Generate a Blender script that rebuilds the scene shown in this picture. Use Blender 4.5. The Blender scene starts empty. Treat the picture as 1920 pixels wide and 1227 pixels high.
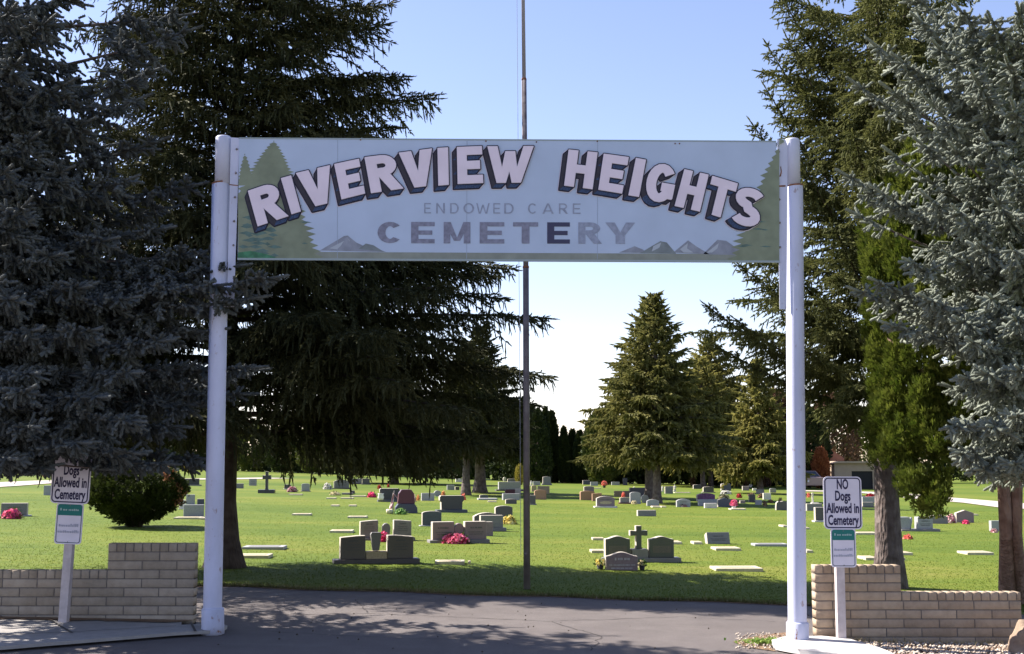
import bpy, bmesh, math, random
import numpy as np
from mathutils import Vector, Matrix
from mathutils.geometry import delaunay_2d_cdt
C = bpy.context.scene
COL = C.collection
R = math.radians
# ---------------------------------------------------------------- camera, sky, sun
FPX = 2300.0; HY = 868.0; CH = 1.7
PITCH = math.atan((HY-613.5)/FPX)
cam = bpy.data.cameras.new('camera'); cam.lens = FPX/1920*36; cam.sensor_width = 36
cam.clip_start = 0.1; cam.clip_end = 5000
co = bpy.data.objects.new('camera', cam); COL.objects.link(co)
co.location = (0, 0, CH); co.rotation_euler = (math.pi/2+PITCH, 0, 0)
C.camera = co
SUN_EL = R(42); SUN_AZ = R(-70)      # azimuth from +Y towards +X
world = bpy.data.worlds.new('World'); C.world = world; world.use_nodes = True
nt = world.node_tree; bg = nt.nodes['Background']
sk = nt.nodes.new('ShaderNodeTexSky'); sk.sky_type = 'NISHITA'; sk.sun_disc = False
sk.sun_elevation = SUN_EL; sk.sun_rotation = SUN_AZ; sk.altitude = 300; sk.air_density = 1.0; sk.dust_density = 0.4; sk.ozone_density = 1.0
tn = nt.nodes.new('ShaderNodeMix'); tn.data_type = 'RGBA'; tn.blend_type = 'MULTIPLY'; tn.inputs[0].default_value = 1; tn.inputs[7].default_value = (1.12, .98, 1.06, 1)
nt.links.new(sk.outputs[0], tn.inputs[6]); nt.links.new(tn.outputs[2], bg.inputs[0]); bg.inputs[1].default_value = 0.075
sl = bpy.data.lights.new('sun', 'SUN'); sl.energy = 5.0; sl.angle = R(0.5); sl.color = (1, 0.92, 0.83)
so = bpy.data.objects.new('sun', sl); COL.objects.link(so)
SD = Vector((math.sin(SUN_AZ)*math.cos(SUN_EL), math.cos(SUN_AZ)*math.cos(SUN_EL), math.sin(SUN_EL)))
so.rotation_euler = SD.to_track_quat('Z', 'Y').to_euler()
so.location = (-20, 20, 30)
C.view_settings.view_transform = 'Standard'; C.view_settings.look = 'None'
C.view_settings.gamma = 1; C.view_settings.exposure = 1.6
# ---------------------------------------------------------------- projection helpers
FW = np.array([0, math.cos(PITCH), math.sin(PITCH)]); UP = np.array([0, -math.sin(PITCH), math.cos(PITCH)])
CP = np.array([0, 0, CH])
def ray(px, py):
    return np.array([1., 0, 0])*(px-960)+UP*(613.5-py)+FW*FPX
def at(px, py, Y):
    d = ray(px, py); return CP+d*(Y/d[1])
def zg(x, y=0):
    return -0.018*60*np.tanh(x/60.0)
def G(px, py):
    d = ray(px, py); k = (0-CH)/d[2] if d[2] < -1e-6 else 200/d[1]
    for _ in range(30):
        p = CP+d*k; k = min((zg(p[0], p[1])-CH)/d[2], 900/d[1])
    return CP+d*k
def project(P):
    Q = P-CP; z = Q@FW
    return 960+FPX*Q[:, 0]/z, 613.5-FPX*(Q@UP)/z, z
# ---------------------------------------------------------------- materials
MATS = {}
def mat(name, col, rough=0.7, var=0.0, scale=8.0, col2=None, bump=0.0, bscale=60.0, metal=0.0, spec=0.3, detail=4, trans=0.0, emis=None):
    if name in MATS: return MATS[name]
    m = bpy.data.materials.new(name); m.use_nodes = True; MATS[name] = m
    t = m.node_tree; b = t.nodes['Principled BSDF']
    b.inputs['Base Color'].default_value = (*col, 1); b.inputs['Roughness'].default_value = rough
    b.inputs['Metallic'].default_value = metal; b.inputs['Specular IOR Level'].default_value = spec
    tc = t.nodes.new('ShaderNodeTexCoord')
    if var or col2:
        n = t.nodes.new('ShaderNodeTexNoise'); n.inputs['Scale'].default_value = scale; n.inputs['Detail'].default_value = detail
        t.links.new(tc.outputs['Object'], n.inputs['Vector'])
        r = t.nodes.new('ShaderNodeValToRGB'); r.color_ramp.elements[0].position = 0.33; r.color_ramp.elements[1].position = 0.67
        c2 = col2 if col2 else tuple(min(1, c*(1+var)) for c in col)
        c1 = col if col2 else tuple(c*(1-var) for c in col)
        r.color_ramp.elements[0].color = (*c1, 1); r.color_ramp.elements[1].color = (*c2, 1)
        t.links.new(n.outputs[0], r.inputs[0]); t.links.new(r.outputs[0], b.inputs['Base Color'])
    if bump:
        n = t.nodes.new('ShaderNodeTexNoise'); n.inputs['Scale'].default_value = bscale; n.inputs['Detail'].default_value = 5
        t.links.new(tc.outputs['Object'], n.inputs['Vector'])
        bp = t.nodes.new('ShaderNodeBump'); bp.inputs['Strength'].default_value = bump; bp.inputs['Distance'].default_value = 0.02
        t.links.new(n.outputs[0], bp.inputs['Height']); t.links.new(bp.outputs[0], b.inputs['Normal'])
    return m
def leafmat(name, c0, c1, trans=0.25, rough=0.65, spec=0.25):
    m = bpy.data.materials.new(name); m.use_nodes = True; MATS[name] = m
    t = m.node_tree; b = t.nodes['Principled BSDF']; out = t.nodes['Material Output']
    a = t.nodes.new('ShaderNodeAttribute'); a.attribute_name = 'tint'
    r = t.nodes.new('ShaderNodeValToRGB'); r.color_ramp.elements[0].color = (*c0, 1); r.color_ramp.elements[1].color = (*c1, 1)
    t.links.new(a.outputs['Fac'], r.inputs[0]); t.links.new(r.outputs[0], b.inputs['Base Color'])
    b.inputs['Roughness'].default_value = rough; b.inputs['Specular IOR Level'].default_value = spec
    if trans:
        tr = t.nodes.new('ShaderNodeBsdfTranslucent'); t.links.new(r.outputs[0], tr.inputs['Color'])
        mx = t.nodes.new('ShaderNodeMixShader'); mx.inputs[0].default_value = trans
        t.links.new(b.outputs[0], mx.inputs[1]); t.links.new(tr.outputs[0], mx.inputs[2]); t.links.new(mx.outputs[0], out.inputs['Surface'])
    return m
# ---------------------------------------------------------------- object helpers
def tag(o, label=None, cat=None, group=None, kind=None):
    if label: o['label'] = label
    if cat: o['category'] = cat
    if group: o['group'] = group
    if kind: o['kind'] = kind
    return o
def empty(name, loc, rz=0, label=None, cat=None, group=None):
    o = bpy.data.objects.new(name, None); COL.objects.link(o); o.location = tuple(loc); o.rotation_euler = (0, 0, rz)
    o.empty_display_size = 0.2
    return tag(o, label, cat, group)
def link(name, me, mats, parent=None, loc=None):
    if not isinstance(mats, (list, tuple)): mats = [mats]
    for m in mats: me.materials.append(m)
    o = bpy.data.objects.new(name, me); COL.objects.link(o)
    if loc is not None: o.location = tuple(loc)
    if parent is not None: o.parent = parent
    return o
class MB:
    def __init__(s): s.v = []; s.f = []; s.m = []; s.sm = []
    def add(s, vs, fs, mi=0, smooth=False):
        k = len(s.v); s.v += [tuple(map(float, v)) for v in vs]
        for f in fs: s.f.append(tuple(i+k for i in f)); s.m.append(mi); s.sm.append(smooth)
        return s
    def box(s, x0, x1, y0, y1, z0, z1, mi=0):
        vs = [(x0, y0, z0), (x1, y0, z0), (x1, y1, z0), (x0, y1, z0), (x0, y0, z1), (x1, y0, z1), (x1, y1, z1), (x0, y1, z1)]
        return s.add(vs, [(0, 3, 2, 1), (4, 5, 6, 7), (0, 1, 5, 4), (1, 2, 6, 5), (2, 3, 7, 6), (3, 0, 4, 7)], mi)
    def prism(s, prof, y0, y1, mi=0):           # profile in xz (ccw seen from -y), extruded along y
        n = len(prof)
        vs = [(p[0], y0, p[1]) for p in prof]+[(p[0], y1, p[1]) for p in prof]
        fs = [tuple(range(n)), tuple(range(2*n-1, n-1, -1))]+[((i+1) % n, i, i+n, (i+1) % n+n) for i in range(n)]
        return s.add(vs, fs, mi)
    def tube(s, path, rad, n=8, mi=0, cap=True, jit=0, rng=None):
        path = [Vector(p) for p in path]; vs = []; fs = []
        ref = None
        for i, p in enumerate(path):
            d = (path[min(i+1, len(path)-1)]-path[max(i-1, 0)]).normalized()
            if ref is None:
                ref = Vector((1, 0, 0)) if abs(d.x) < .9 else Vector((0, 1, 0))
            u = (ref-d*ref.dot(d)).normalized(); w = d.cross(u); ref = u
            for k in range(n):
                a = 2*math.pi*k/n; rr = rad[i]*(1+(jit*(rng.random()-.5) if jit else 0))
                vs.append(p+(u*math.cos(a)+w*math.sin(a))*rr)
        for i in range(len(path)-1):
            for k in range(n):
                a = i*n+k; b = i*n+(k+1) % n; fs.append((a, b, b+n, a+n))
        if cap: fs.append(tuple(range(n-1, -1, -1))); fs.append(tuple(range((len(path)-1)*n, len(path)*n)))
        return s.add(vs, fs, mi, True)
    def lathe(s, prof, c=(0, 0, 0), n=14, mi=0):
        return s.tube([(c[0], c[1]+1e-5*i, c[2]+p[1]) for i, p in enumerate(prof)], [p[0] for p in prof], n, mi)
    def blob(s, c, r, n=7, mi=0, rng=random):
        vs = [(c[0], c[1], c[2]+r[2])]; m = 4
        for i in range(1, m):
            th = math.pi*i/m
            for k in range(n):
                a = 2*math.pi*k/n; j = rng.uniform(.8, 1.15)
                vs.append((c[0]+r[0]*math.sin(th)*math.cos(a)*j, c[1]+r[1]*math.sin(th)*math.sin(a)*j, c[2]+r[2]*math.cos(th)*j))
        vs.append((c[0], c[1], c[2]-r[2])); e = len(vs)-1
        fs = [(0, 1+k, 1+(k+1) % n) for k in range(n)]
        for i in range(m-2):
            for k in range(n):
                a = 1+i*n+k; b = 1+i*n+(k+1) % n; fs.append((a, a+n, b+n, b))
        fs += [(e, 1+(m-2)*n+(k+1) % n, 1+(m-2)*n+k) for k in range(n)]
        return s.add(vs, fs, mi, True)
    def build(s, name, mats, parent=None, loc=None, bevel=0, origin=None):
        me = bpy.data.meshes.new(name)
        vs = s.v if origin is None else [(a-origin[0], b-origin[1], c-origin[2]) for a, b, c in s.v]
        me.from_pydata(vs, [], s.f)
        me.polygons.foreach_set('material_index', s.m); me.polygons.foreach_set('use_smooth', s.sm)
        if bevel:
            bm = bmesh.new(); bm.from_mesh(me)
            ed = [e for e in bm.edges if len(e.link_faces) == 2 and e.calc_face_angle(0) > 0.6]
            bmesh.ops.bevel(bm, geom=ed, offset=bevel, segments=2, affect='EDGES', profile=0.6, clamp_overlap=True)
            bm.to_mesh(me); bm.free()
        me.update()
        return link(name, me, mats, parent, loc)
def tri_mesh(name, V, T, tint=None, smooth=False):
    me = bpy.data.meshes.new(name); V = np.ascontiguousarray(V, dtype=np.float32); T = np.ascontiguousarray(T, dtype=np.int32)
    me.vertices.add(len(V)); me.vertices.foreach_set('co', V.ravel())
    me.loops.add(T.size); me.loops.foreach_set('vertex_index', T.ravel())
    me.polygons.add(len(T)); me.polygons.foreach_set('loop_start', np.arange(len(T), dtype=np.int32)*3)
    if tint is not None:
        a = me.attributes.new('tint', 'FLOAT', 'POINT'); a.data.foreach_set('value', np.ascontiguousarray(tint, dtype=np.float32))
    me.update(calc_edges=True)
    return me
def nrm(a): return a/np.maximum(np.linalg.norm(a, axis=-1, keepdims=True), 1e-9)
ZZ = np.array([0, 0, 1.])
# ---------------------------------------------------------------- twig templates: x along axis 0..1, (y,z) radial
def tmpl_blue(nn=20, seed=1):
    r = random.Random(seed); V = []; T = []
    for x, rr in ((0, .5), (.88, .56)):
        for k in range(5): V.append((x, rr*math.cos(k*1.2566), rr*math.sin(k*1.2566)))
    V.append((1.0, 0, 0))
    for k in range(5):
        a, b = k, (k+1) % 5; T += [(a, b, b+5), (a, b+5, a+5), (a+5, b+5, 10)]
    for i in range(nn):
        x = (i+.5)/nn*.92; a = i*2.4+r.random()*.5; k = len(V); ca, sa = math.cos(a), math.sin(a); w = .045
        V += [(x-w, .35*ca, .35*sa), (x+w, .35*ca, .35*sa), (min(x+.13, 1.04), ca*.92, sa*.92)]; T.append((k, k+1, k+2))
    return np.array(V), np.array(T)
def tmpl_spruce(nn=9, seed=2):
    r = random.Random(seed); V = []; T = []
    for a in (0.3, 2.4, 4.4):
        k = len(V); ca, sa = math.cos(a), math.sin(a)
        V += [(-.02, 0, 0), (.55, .75*ca, .75*sa), (1, 0, 0), (.45, -.2*ca, -.2*sa)]; T += [(k, k+1, k+2), (k, k+2, k+3)]
    for i in range(nn):
        x = (i+.3)/nn*.9; a = i*2.4+r.random(); k = len(V); ca, sa = math.cos(a), math.sin(a)
        V += [(x-.05, 0, 0), (x+.05, 0, 0), (x+.16, ca, sa)]; T.append((k, k+1, k+2))
    return np.array(V), np.array(T)
def tmpl_far():
    V = []; T = []
    for a in (0.4, 2.0):
        k = len(V); ca, sa = math.cos(a), math.sin(a)
        V += [(-.05, 0, 0), (.4, ca, sa), (1, 0, 0), (.5, -.8*ca, -.8*sa)]; T += [(k, k+1, k+2), (k, k+2, k+3)]
    return np.array(V), np.array(T)
def tmpl_fan(seed=3):
    r = random.Random(seed); V = []; T = []
    for i in range(6):
        a = (i-2.5)*.42+r.uniform(-.1, .1); L = .95-abs(i-2.5)*.1; k = len(V); dz = r.uniform(-.25, .25)
        dx, dy = math.cos(a)*L, math.sin(a)*L
        V += [(0.05*i, 0, 0), (dx*.55-dy*.14, (dy*.55+dx*.14), dz*.5), (dx, dy, dz), (dx*.55+dy*.14, (dy*.55-dx*.14), dz*.4)]
        T += [(k, k+1, k+2), (k, k+2, k+3)]
    return np.array(V), np.array(T)
def tmpl_leaf():
    V = [(0, 0, 0), (.5, .35, .1), (1, 0, 0), (.5, -.35, .1), (0, 0, 0), (.3, .5, -.45), (.9, .5, -.5), (.6, .1, -.3)]
    return np.array(V, float), np.array([(0, 1, 2), (0, 2, 3), (4, 5, 6), (4, 6, 7)])
T_BLUE = [tmpl_blue(20, s) for s in (1, 5, 9)]; T_BLUE_LO = [tmpl_blue(6, 2)]
T_SPR = [tmpl_spruce(9, s) for s in (2, 6)]; T_FAR = [tmpl_far()]; T_FAN = [tmpl_fan(s) for s in (3, 4)]; T_LEAF = [tmpl_leaf()]
def stamp(tmpls, P, D, L, Rr, tint, rng, Rz=None):
    """one big triangle mesh: template stamped at P along D with length L and radius Rr"""
    VV = []; TT = []; KK = []; off = 0
    ch = rng.integers(0, len(tmpls), len(P)); D = nrm(D)
    if Rz is None: Rz = Rr
    ref = np.where(np.abs(D[:, 2:3]) > .9, np.array([[1., 0, 0]]), ZZ[None])
    U = nrm(np.cross(ref, D)); W = np.cross(D, U); a = rng.uniform(0, 6.283, len(P))[:, None]
    U, W = U*np.cos(a)+W*np.sin(a), W*np.cos(a)-U*np.sin(a)
    for i, (V, T) in enumerate(tmpls):
        s = np.where(ch == i)[0]
        if not len(s): continue
        X = P[s][:, None]+V[None, :, 0:1]*(D[s]*L[s, None])[:, None]+V[None, :, 1:2]*(U[s]*Rr[s, None])[:, None]+V[None, :, 2:3]*(W[s]*Rz[s, None])[:, None]
        n = len(V); VV.append(X.reshape(-1, 3)); TT.append((T[None]+(np.arange(len(s))*n)[:, None, None]+off).reshape(-1, 3))
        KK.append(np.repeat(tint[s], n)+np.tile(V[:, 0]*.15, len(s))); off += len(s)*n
    return np.concatenate(VV), np.concatenate(TT), np.clip(np.concatenate(KK), 0, 1)
def spray(boughs, rng, lat_step, lat_max, seg, tw_len, rad, lat_w=1.6, ang=50, nside=2, hang=0.0, hang_len=.2, droop=.3, t0=.2, flat=.3, lratio=.42, vol=0.0):
    o = [[], [], [], [], []]
    def put(P, D, L, Rr, ti):
        o[0].append(P.reshape(-1, 3)); o[1].append(D.reshape(-1, 3)); o[2].append(np.ravel(L)); o[3].append(np.ravel(Rr)); o[4].append(np.ravel(ti))
    ca, sa = math.cos(R(ang)), math.sin(R(ang))
    for S, T, sag in boughs:
        S = np.asarray(S, float); T = np.asarray(T, float); L = np.linalg.norm(T-S)
        n = max(4, int(L*(1-t0)/lat_step)); t = (t0+(1-t0)*(np.arange(n)+rng.random(n))/n)[:, None]
        Cc = (S+T)/2+np.array([0, 0, sag*L])
        pos = (1-t)**2*S+2*t*(1-t)*Cc+t*t*T; tan = nrm(2*(1-t)*(Cc-S)+2*t*(T-Cc))
        side = nrm(np.cross(tan, ZZ)); tb = rng.uniform(-.15, .15)
        put(pos, tan, np.full(n, L*(1-t0)/n*2.2), np.full(n, rad*.95), rng.uniform(.2, .6, n)+tb)
        put(T[None], tan[-1:], np.array([tw_len*1.8]), np.array([rad]), np.array([.8]))
        for sg in (1, -1):
            tt = t[:, 0]; ll = min(lat_max, lratio*L)*np.clip((1-tt)*lat_w+.14, 0, 1)*np.clip((tt-t0)*4+.45, 0, 1)*rng.uniform(.55, 1.15, n)
            d = nrm(tan*ca+side*sg*sa+ZZ*rng.uniform(-flat-.1, flat*.6, (n, 1)))
            m = max(1, int(math.ceil(ll.max()/seg))); s = (np.arange(m)*seg)[None, :, None]
            P = pos[:, None]+d[:, None]*s-ZZ*droop*s*s; ax = nrm(d[:, None]-2*droop*s*ZZ)
            mk = (s[..., 0] < ll[:, None]); fr = np.clip(s[..., 0]/np.maximum(ll[:, None], .01), 0, 1)
            Pm, Am, fm = P[mk], ax[mk], fr[mk]; K = len(Pm)
            if not K: continue
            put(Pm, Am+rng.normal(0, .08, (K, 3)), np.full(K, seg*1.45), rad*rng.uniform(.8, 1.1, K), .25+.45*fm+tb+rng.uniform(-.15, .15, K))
            sv = nrm(np.cross(Am, ZZ))
            for q in range(nside):
                g = 1 if q % 2 == 0 else -1
                dd = Am*.75+sv*g*.7+ZZ*rng.uniform(-flat*1.8, flat*1.3, (K, 1))+rng.normal(0, .12, (K, 3))
                if vol:
                    rv = rng.normal(0, 1, (K, 3)); rv = nrm(rv-Am*np.sum(rv*Am, 1, keepdims=True)); mk2 = (rng.random(K) < vol)[:, None]
                    dd = np.where(mk2, Am*rng.uniform(.45, 1.0, (K, 1))+rv*.75-ZZ*.08, dd)
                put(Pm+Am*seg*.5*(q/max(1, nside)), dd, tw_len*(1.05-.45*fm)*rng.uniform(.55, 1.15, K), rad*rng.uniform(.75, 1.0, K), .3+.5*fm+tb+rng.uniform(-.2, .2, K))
            if hang:
                h = rng.random(K) < hang; Kh = int(h.sum())
                if Kh:
                    put(Pm[h], -ZZ*1.0+Am[h]*.35+rng.normal(0, .16, (Kh, 3)), hang_len*rng.uniform(.4, 1.3, Kh), rad*rng.uniform(.7, 1.05, Kh), .3+tb+rng.uniform(-.2, .25, Kh))
    return [np.concatenate(x) for x in o]
def in_view(P, mar=70):
    px, py, z = project(P)
    return (z > .5) & (px > -mar) & (px < 1920+mar) & (py > -mar) & (py < 1227+mar)
def trunk_mesh(rng_seed, H, r0, base_flare=1.6, lean=(0, 0), seg=14, n=12, sink=.25, z_start=0):
    r = random.Random(rng_seed); pts = []; rad = []
    for i in range(seg+1):
        t = (i/seg)**1.25; z = t*H
        pts.append((lean[0]*t*H+r.uniform(-.012, .012), lean[1]*t*H+r.uniform(-.012, .012), z-(sink if i == 0 else 0)))
        rad.append(max(.015, r0*(1-t)**.85*(1+(base_flare-1)*math.exp(-z/.28))))
    return pts, rad
def conifer(name, base, H, r0, boughs, sp, tm_hi, tm_lo, leaf, bark, label, seed=1, lo_keep=.35, group=None, wood_r=.03, cat='tree', bare=None, mask=None, extra_trunk=None, flare=1.6):
    rng = np.random.default_rng(seed); rr = random.Random(seed); base = np.array(base, float)
    root = empty(name, base, 0, label, cat, group)
    P, D, L, Rr, ti = spray(boughs, rng, **sp)
    if mask is not None:
        k = mask(P, rng); P, D, L, Rr, ti = P[k], D[k], L[k], Rr[k], ti[k]
    v = in_view(P); keep = v | (rng.random(len(P)) < lo_keep)
    L = np.where(v, L, L*1.25); Rr = np.where(v, Rr, Rr*1.5)
    parts = []
    a = keep & v; b = keep & ~v
    Vs = []; Ts = []; Ks = []; off = 0
    for msk, tm in ((a, tm_hi), (b, tm_lo)):
        if msk.sum():
            V, T, K = stamp(tm, P[msk], D[msk], L[msk], Rr[msk], np.clip(ti[msk], 0, 1), rng)
            Vs.append(V); Ts.append(T+off); Ks.append(K); off += len(V)
    V = np.concatenate(Vs)-base; T = np.concatenate(Ts); K = np.concatenate(Ks)
    print('CONIFER', name, 'twigs', int(a.sum()), int(b.sum()), 'tris', len(T))
    link('crown', tri_mesh('crown', V, T, K), leaf, root)
    mb = MB()
    pts, rad = trunk_mesh(seed, H, r0, flare)
    mb.tube(pts, rad, 14, jit=.09, rng=rr)
    if extra_trunk:
        for (p2, r2) in extra_trunk: mb.tube(p2, r2, 12, jit=.1, rng=rr)
    for S, Tt, sag in boughs:
        S = np.array(S)-base; Tt = np.array(Tt)-base; Lb = np.linalg.norm(Tt-S); Cc = (S+Tt)/2+np.array([0, 0, sag*Lb])
        tt = np.linspace(0, .96, 6); mb.tube([tuple((1-q)**2*S+2*q*(1-q)*Cc+q*q*Tt) for q in tt], [max(.004, wood_r*min(1.6, Lb/2.5)*(1-q*.9)) for q in tt], 5, cap=False)
    mb.build('trunk', bark, root)
    return root
def ring_boughs(base, z0, z1, Rf, n, seed, rise=lambda t: .1, sag=-.06, jit=.18, trunk_off=(0, 0)):
    """n boughs spread between heights z0..z1 (above base); Rf(h, az) gives the radius, rise(t) the slope"""
    r = random.Random(seed); out = []; az = r.uniform(0, 6.28)
    for i in range(n):
        t = (i+r.random())/n; h = z0+(z1-z0)*t; az += 2.39996+r.uniform(-.3, .3)
        Lr = Rf(h, az)*r.uniform(1-jit, 1+jit*.4); up = rise(t)*Lr*r.uniform(.7, 1.3)
        S = np.array(base)+np.array([trunk_off[0]*h, trunk_off[1]*h, h-up*.5]); S[2] = max(S[2], base[2]+.5)
        T = np.array(base)+np.array([math.cos(az)*Lr, math.sin(az)*Lr, h+up*.5])
        out.append((S, T, sag*r.uniform(.5, 1.5)))
    return out
# ---------------------------------------------------------------- ground
def ground_mat(name, stops, scales, rough=.9, bump=.4, bscale=25, stretch=(1, 1, 1)):
    m = bpy.data.materials.new(name); m.use_nodes = True; t = m.node_tree; b = t.nodes['Principled BSDF']
    b.inputs['Roughness'].default_value = rough; b.inputs['Specular IOR Level'].default_value = .15
    g = t.nodes.new('ShaderNodeNewGeometry'); mp = t.nodes.new('ShaderNodeMapping'); mp.inputs['Scale'].default_value = stretch
    t.links.new(g.outputs['Position'], mp.inputs['Vector'])
    acc = None
    for s, w in scales:
        n = t.nodes.new('ShaderNodeTexNoise'); n.inputs['Scale'].default_value = s; n.inputs['Detail'].default_value = 6; n.inputs['Roughness'].default_value = .62
        t.links.new(mp.outputs[0], n.inputs['Vector'])
        q = t.nodes.new('ShaderNodeMath'); q.operation = 'MULTIPLY_ADD'; q.inputs[1].default_value = w
        t.links.new(n.outputs[0], q.inputs[0])
        if acc is None: q.inputs[2].default_value = 0.5-.5*sum(w_ for _, w_ in scales)
        else: t.links.new(acc.outputs[0], q.inputs[2])
        acc = q
    r = t.nodes.new('ShaderNodeValToRGB'); el = r.color_ramp.elements
    el[0].position = stops[0][0]; el[0].color = (*stops[0][1], 1); el[1].position = stops[-1][0]; el[1].color = (*stops[-1][1], 1)
    for p, c in stops[1:-1]: e = el.new(p); e.color = (*c, 1)
    t.links.new(acc.outputs[0], r.inputs[0]); t.links.new(r.outputs[0], b.inputs['Base Color'])
    n = t.nodes.new('ShaderNodeTexNoise'); n.inputs['Scale'].default_value = bscale; n.inputs['Detail'].default_value = 8; n.inputs['Roughness'].default_value = .7
    t.links.new(g.outputs['Position'], n.inputs['Vector'])
    bp = t.nodes.new('ShaderNodeBump'); bp.inputs['Strength'].default_value = bump; bp.inputs['Distance'].default_value = .03
    t.links.new(n.outputs[0], bp.inputs['Height']); t.links.new(bp.outputs[0], b.inputs['Normal'])
    return m
M_LAWN = ground_mat('lawn', [(.20, (.046, .082, .007)), (.40, (.072, .111, .010)), (.53, (.096, .131, .013)), (.66, (.13, .147, .02)), (.82, (.20, .185, .06))], [(.07, 1.1), (.4, .55), (3.2, .3), (22, .3)], stretch=(.4, 1, 1))
M_ASPH = ground_mat('asphalt', [(.2, (.092, .082, .080)), (.5, (.13, .115, .111)), (.8, (.18, .163, .155))], [(.35, .6), (2.5, .45), (80, .6)], rough=.85, bump=.5, bscale=120)
M_CONC = ground_mat('concrete', [(.2, (.2, .19, .185)), (.55, (.30, .285, .27)), (.85, (.38, .36, .33))], [(.8, .5), (9, .5), (60, .3)], bump=.25, bscale=90)
M_CONCW = ground_mat('kerb_concrete', [(.2, (.42, .40, .39)), (.55, (.55, .52, .50)), (.85, (.64, .6, .56))], [(1.5, .5), (12, .4), (60, .3)], bump=.2, bscale=90)
M_DIRT = ground_mat('dirt', [(.2, (.12, .075, .045)), (.5, (.23, .15, .095)), (.8, (.36, .27, .18))], [(2, .4), (14, .5), (70, .6)], bump=.8, bscale=70)
M_PATH = ground_mat('path', [(.2, (.33, .29, .26)), (.8, (.5, .45, .4))], [(.5, .6), (8, .3)], bump=.1)
xs = np.concatenate([-np.geomspace(1400, 45, 26), np.linspace(-42, 42, 57), np.geomspace(45, 1400, 26)])
ys = np.concatenate([np.linspace(-60, 60, 41), np.geomspace(64, 2600, 34)])
XX, YY = np.meshgrid(xs, ys); VV = np.stack([XX, YY, zg(XX)], -1).reshape(-1, 3); nx, ny = len(xs), len(ys)
i, j = np.meshgrid(np.arange(nx-1), np.arange(ny-1)); q = (j*nx+i).ravel()
TT = np.concatenate([np.stack([q, q+1, q+nx+1], 1), np.stack([q, q+nx+1, q+nx], 1)])
tag(link('lawn', tri_mesh('lawn', VV, TT), M_LAWN), kind='structure')
def sheet(name, poly, m, lift, kind='structure', thick=0):
    """polygon on the terrain, cut into strips so it follows the ground"""
    me = bpy.data.meshes.new(name); bm = bmesh.new()
    vs = [bm.verts.new((p[0], p[1], 0)) for p in poly]; bm.faces.new(vs)
    x0 = min(p[0] for p in poly); x1 = max(p[0] for p in poly); st = max(1.0, (x1-x0)/60); x = x0+st
    while x < x1:
        bmesh.ops.bisect_plane(bm, geom=bm.verts[:]+bm.edges[:]+bm.faces[:], plane_co=(x, 0, 0), plane_no=(1, 0, 0)); x += st
    bmesh.ops.triangulate(bm, faces=bm.faces[:])
    for f in bm.faces:
        if f.normal.z < 0: f.normal_flip()
    if thick:
        ex = bmesh.ops.extrude_face_region(bm, geom=bm.faces[:])
        for g in ex['geom']:
            if isinstance(g, bmesh.types.BMVert): g.co.z += thick
        bmesh.ops.recalc_face_normals(bm, faces=bm.faces[:])
    for v in bm.verts: v.co.z += zg(v.co.x)+lift
    bm.to_mesh(me); bm.free()
    return tag(link(name, me, m), kind=kind)
rg = random.Random(4)
far_edge = [(x, 16.45-.125*(x+3.8)*(1 if x > -3.8 else .15)+rg.uniform(-.06, .06)+.07*math.sin(x*3.1)) for x in np.arange(-24, 6.01, .22)]
sheet('asphalt_road', [(-24, -25), (6.8, -25), (6.8, 13.2)]+[(6.3, 14.6)]+far_edge[::-1], M_ASPH, .006)
def crack(name, pts, w, m, seed):
    r_ = random.Random(seed); P = []
    for (x0, y0), (x1, y1) in zip(pts[:-1], pts[1:]):
        n_ = max(2, int(math.hypot(x1-x0, y1-y0)/.09))
        for k_ in range(n_): P.append((x0+(x1-x0)*k_/n_+r_.gauss(0, .012), y0+(y1-y0)*k_/n_+r_.gauss(0, .018)))
    V = []
    for k_, (x, y) in enumerate(P):
        w_ = w*r_.uniform(.3, 1.2); d = (P[min(k_+1, len(P)-1)][0]-P[max(k_-1, 0)][0], P[min(k_+1, len(P)-1)][1]-P[max(k_-1, 0)][1]); l = math.hypot(*d) or 1
        V += [(x-d[1]/l*w_, y+d[0]/l*w_, zg(x)+.0095), (x+d[1]/l*w_, y-d[0]/l*w_, zg(x)+.0095)]
    mb = MB().add(V, [(2*k_, 2*k_+1, 2*k_+3, 2*k_+2) for k_ in range(len(P)-1)]); tag(mb.build(name, m), kind='structure')
M_CRK = mat('asphalt_crack', (.035, .03, .032), .95)
crack('asphalt_crack', [(-3.2, 13.4), (-1.6, 13.9), (.4, 13.5), (1.9, 14.1), (3.0, 13.8)], .008, M_CRK, 1)
crack('asphalt_crack', [(.4, 13.5), (.9, 12.4), (.7, 11.4)], .006, M_CRK, 2)
crack('asphalt_crack', [(-2.4, 12.3), (-.9, 12.0), (.9, 12.4)], .006, M_CRK, 3)
crack('asphalt_crack', [(-1.6, 13.9), (-1.9, 15.2), (-1.2, 16.0)], .007, M_CRK, 4)
def pg(*pp): return [tuple(G(a, b)[:2]) for a, b in pp]
# thin dry verge between asphalt and lawn
ve = [(x, y-.05) for x, y in far_edge if x > -8]; vf = [(x, y+.12+rg.uniform(0, .16)) for x, y in far_edge if x > -8]
sheet('dirt_verge', ve+vf[::-1], M_DIRT, .011)
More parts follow.
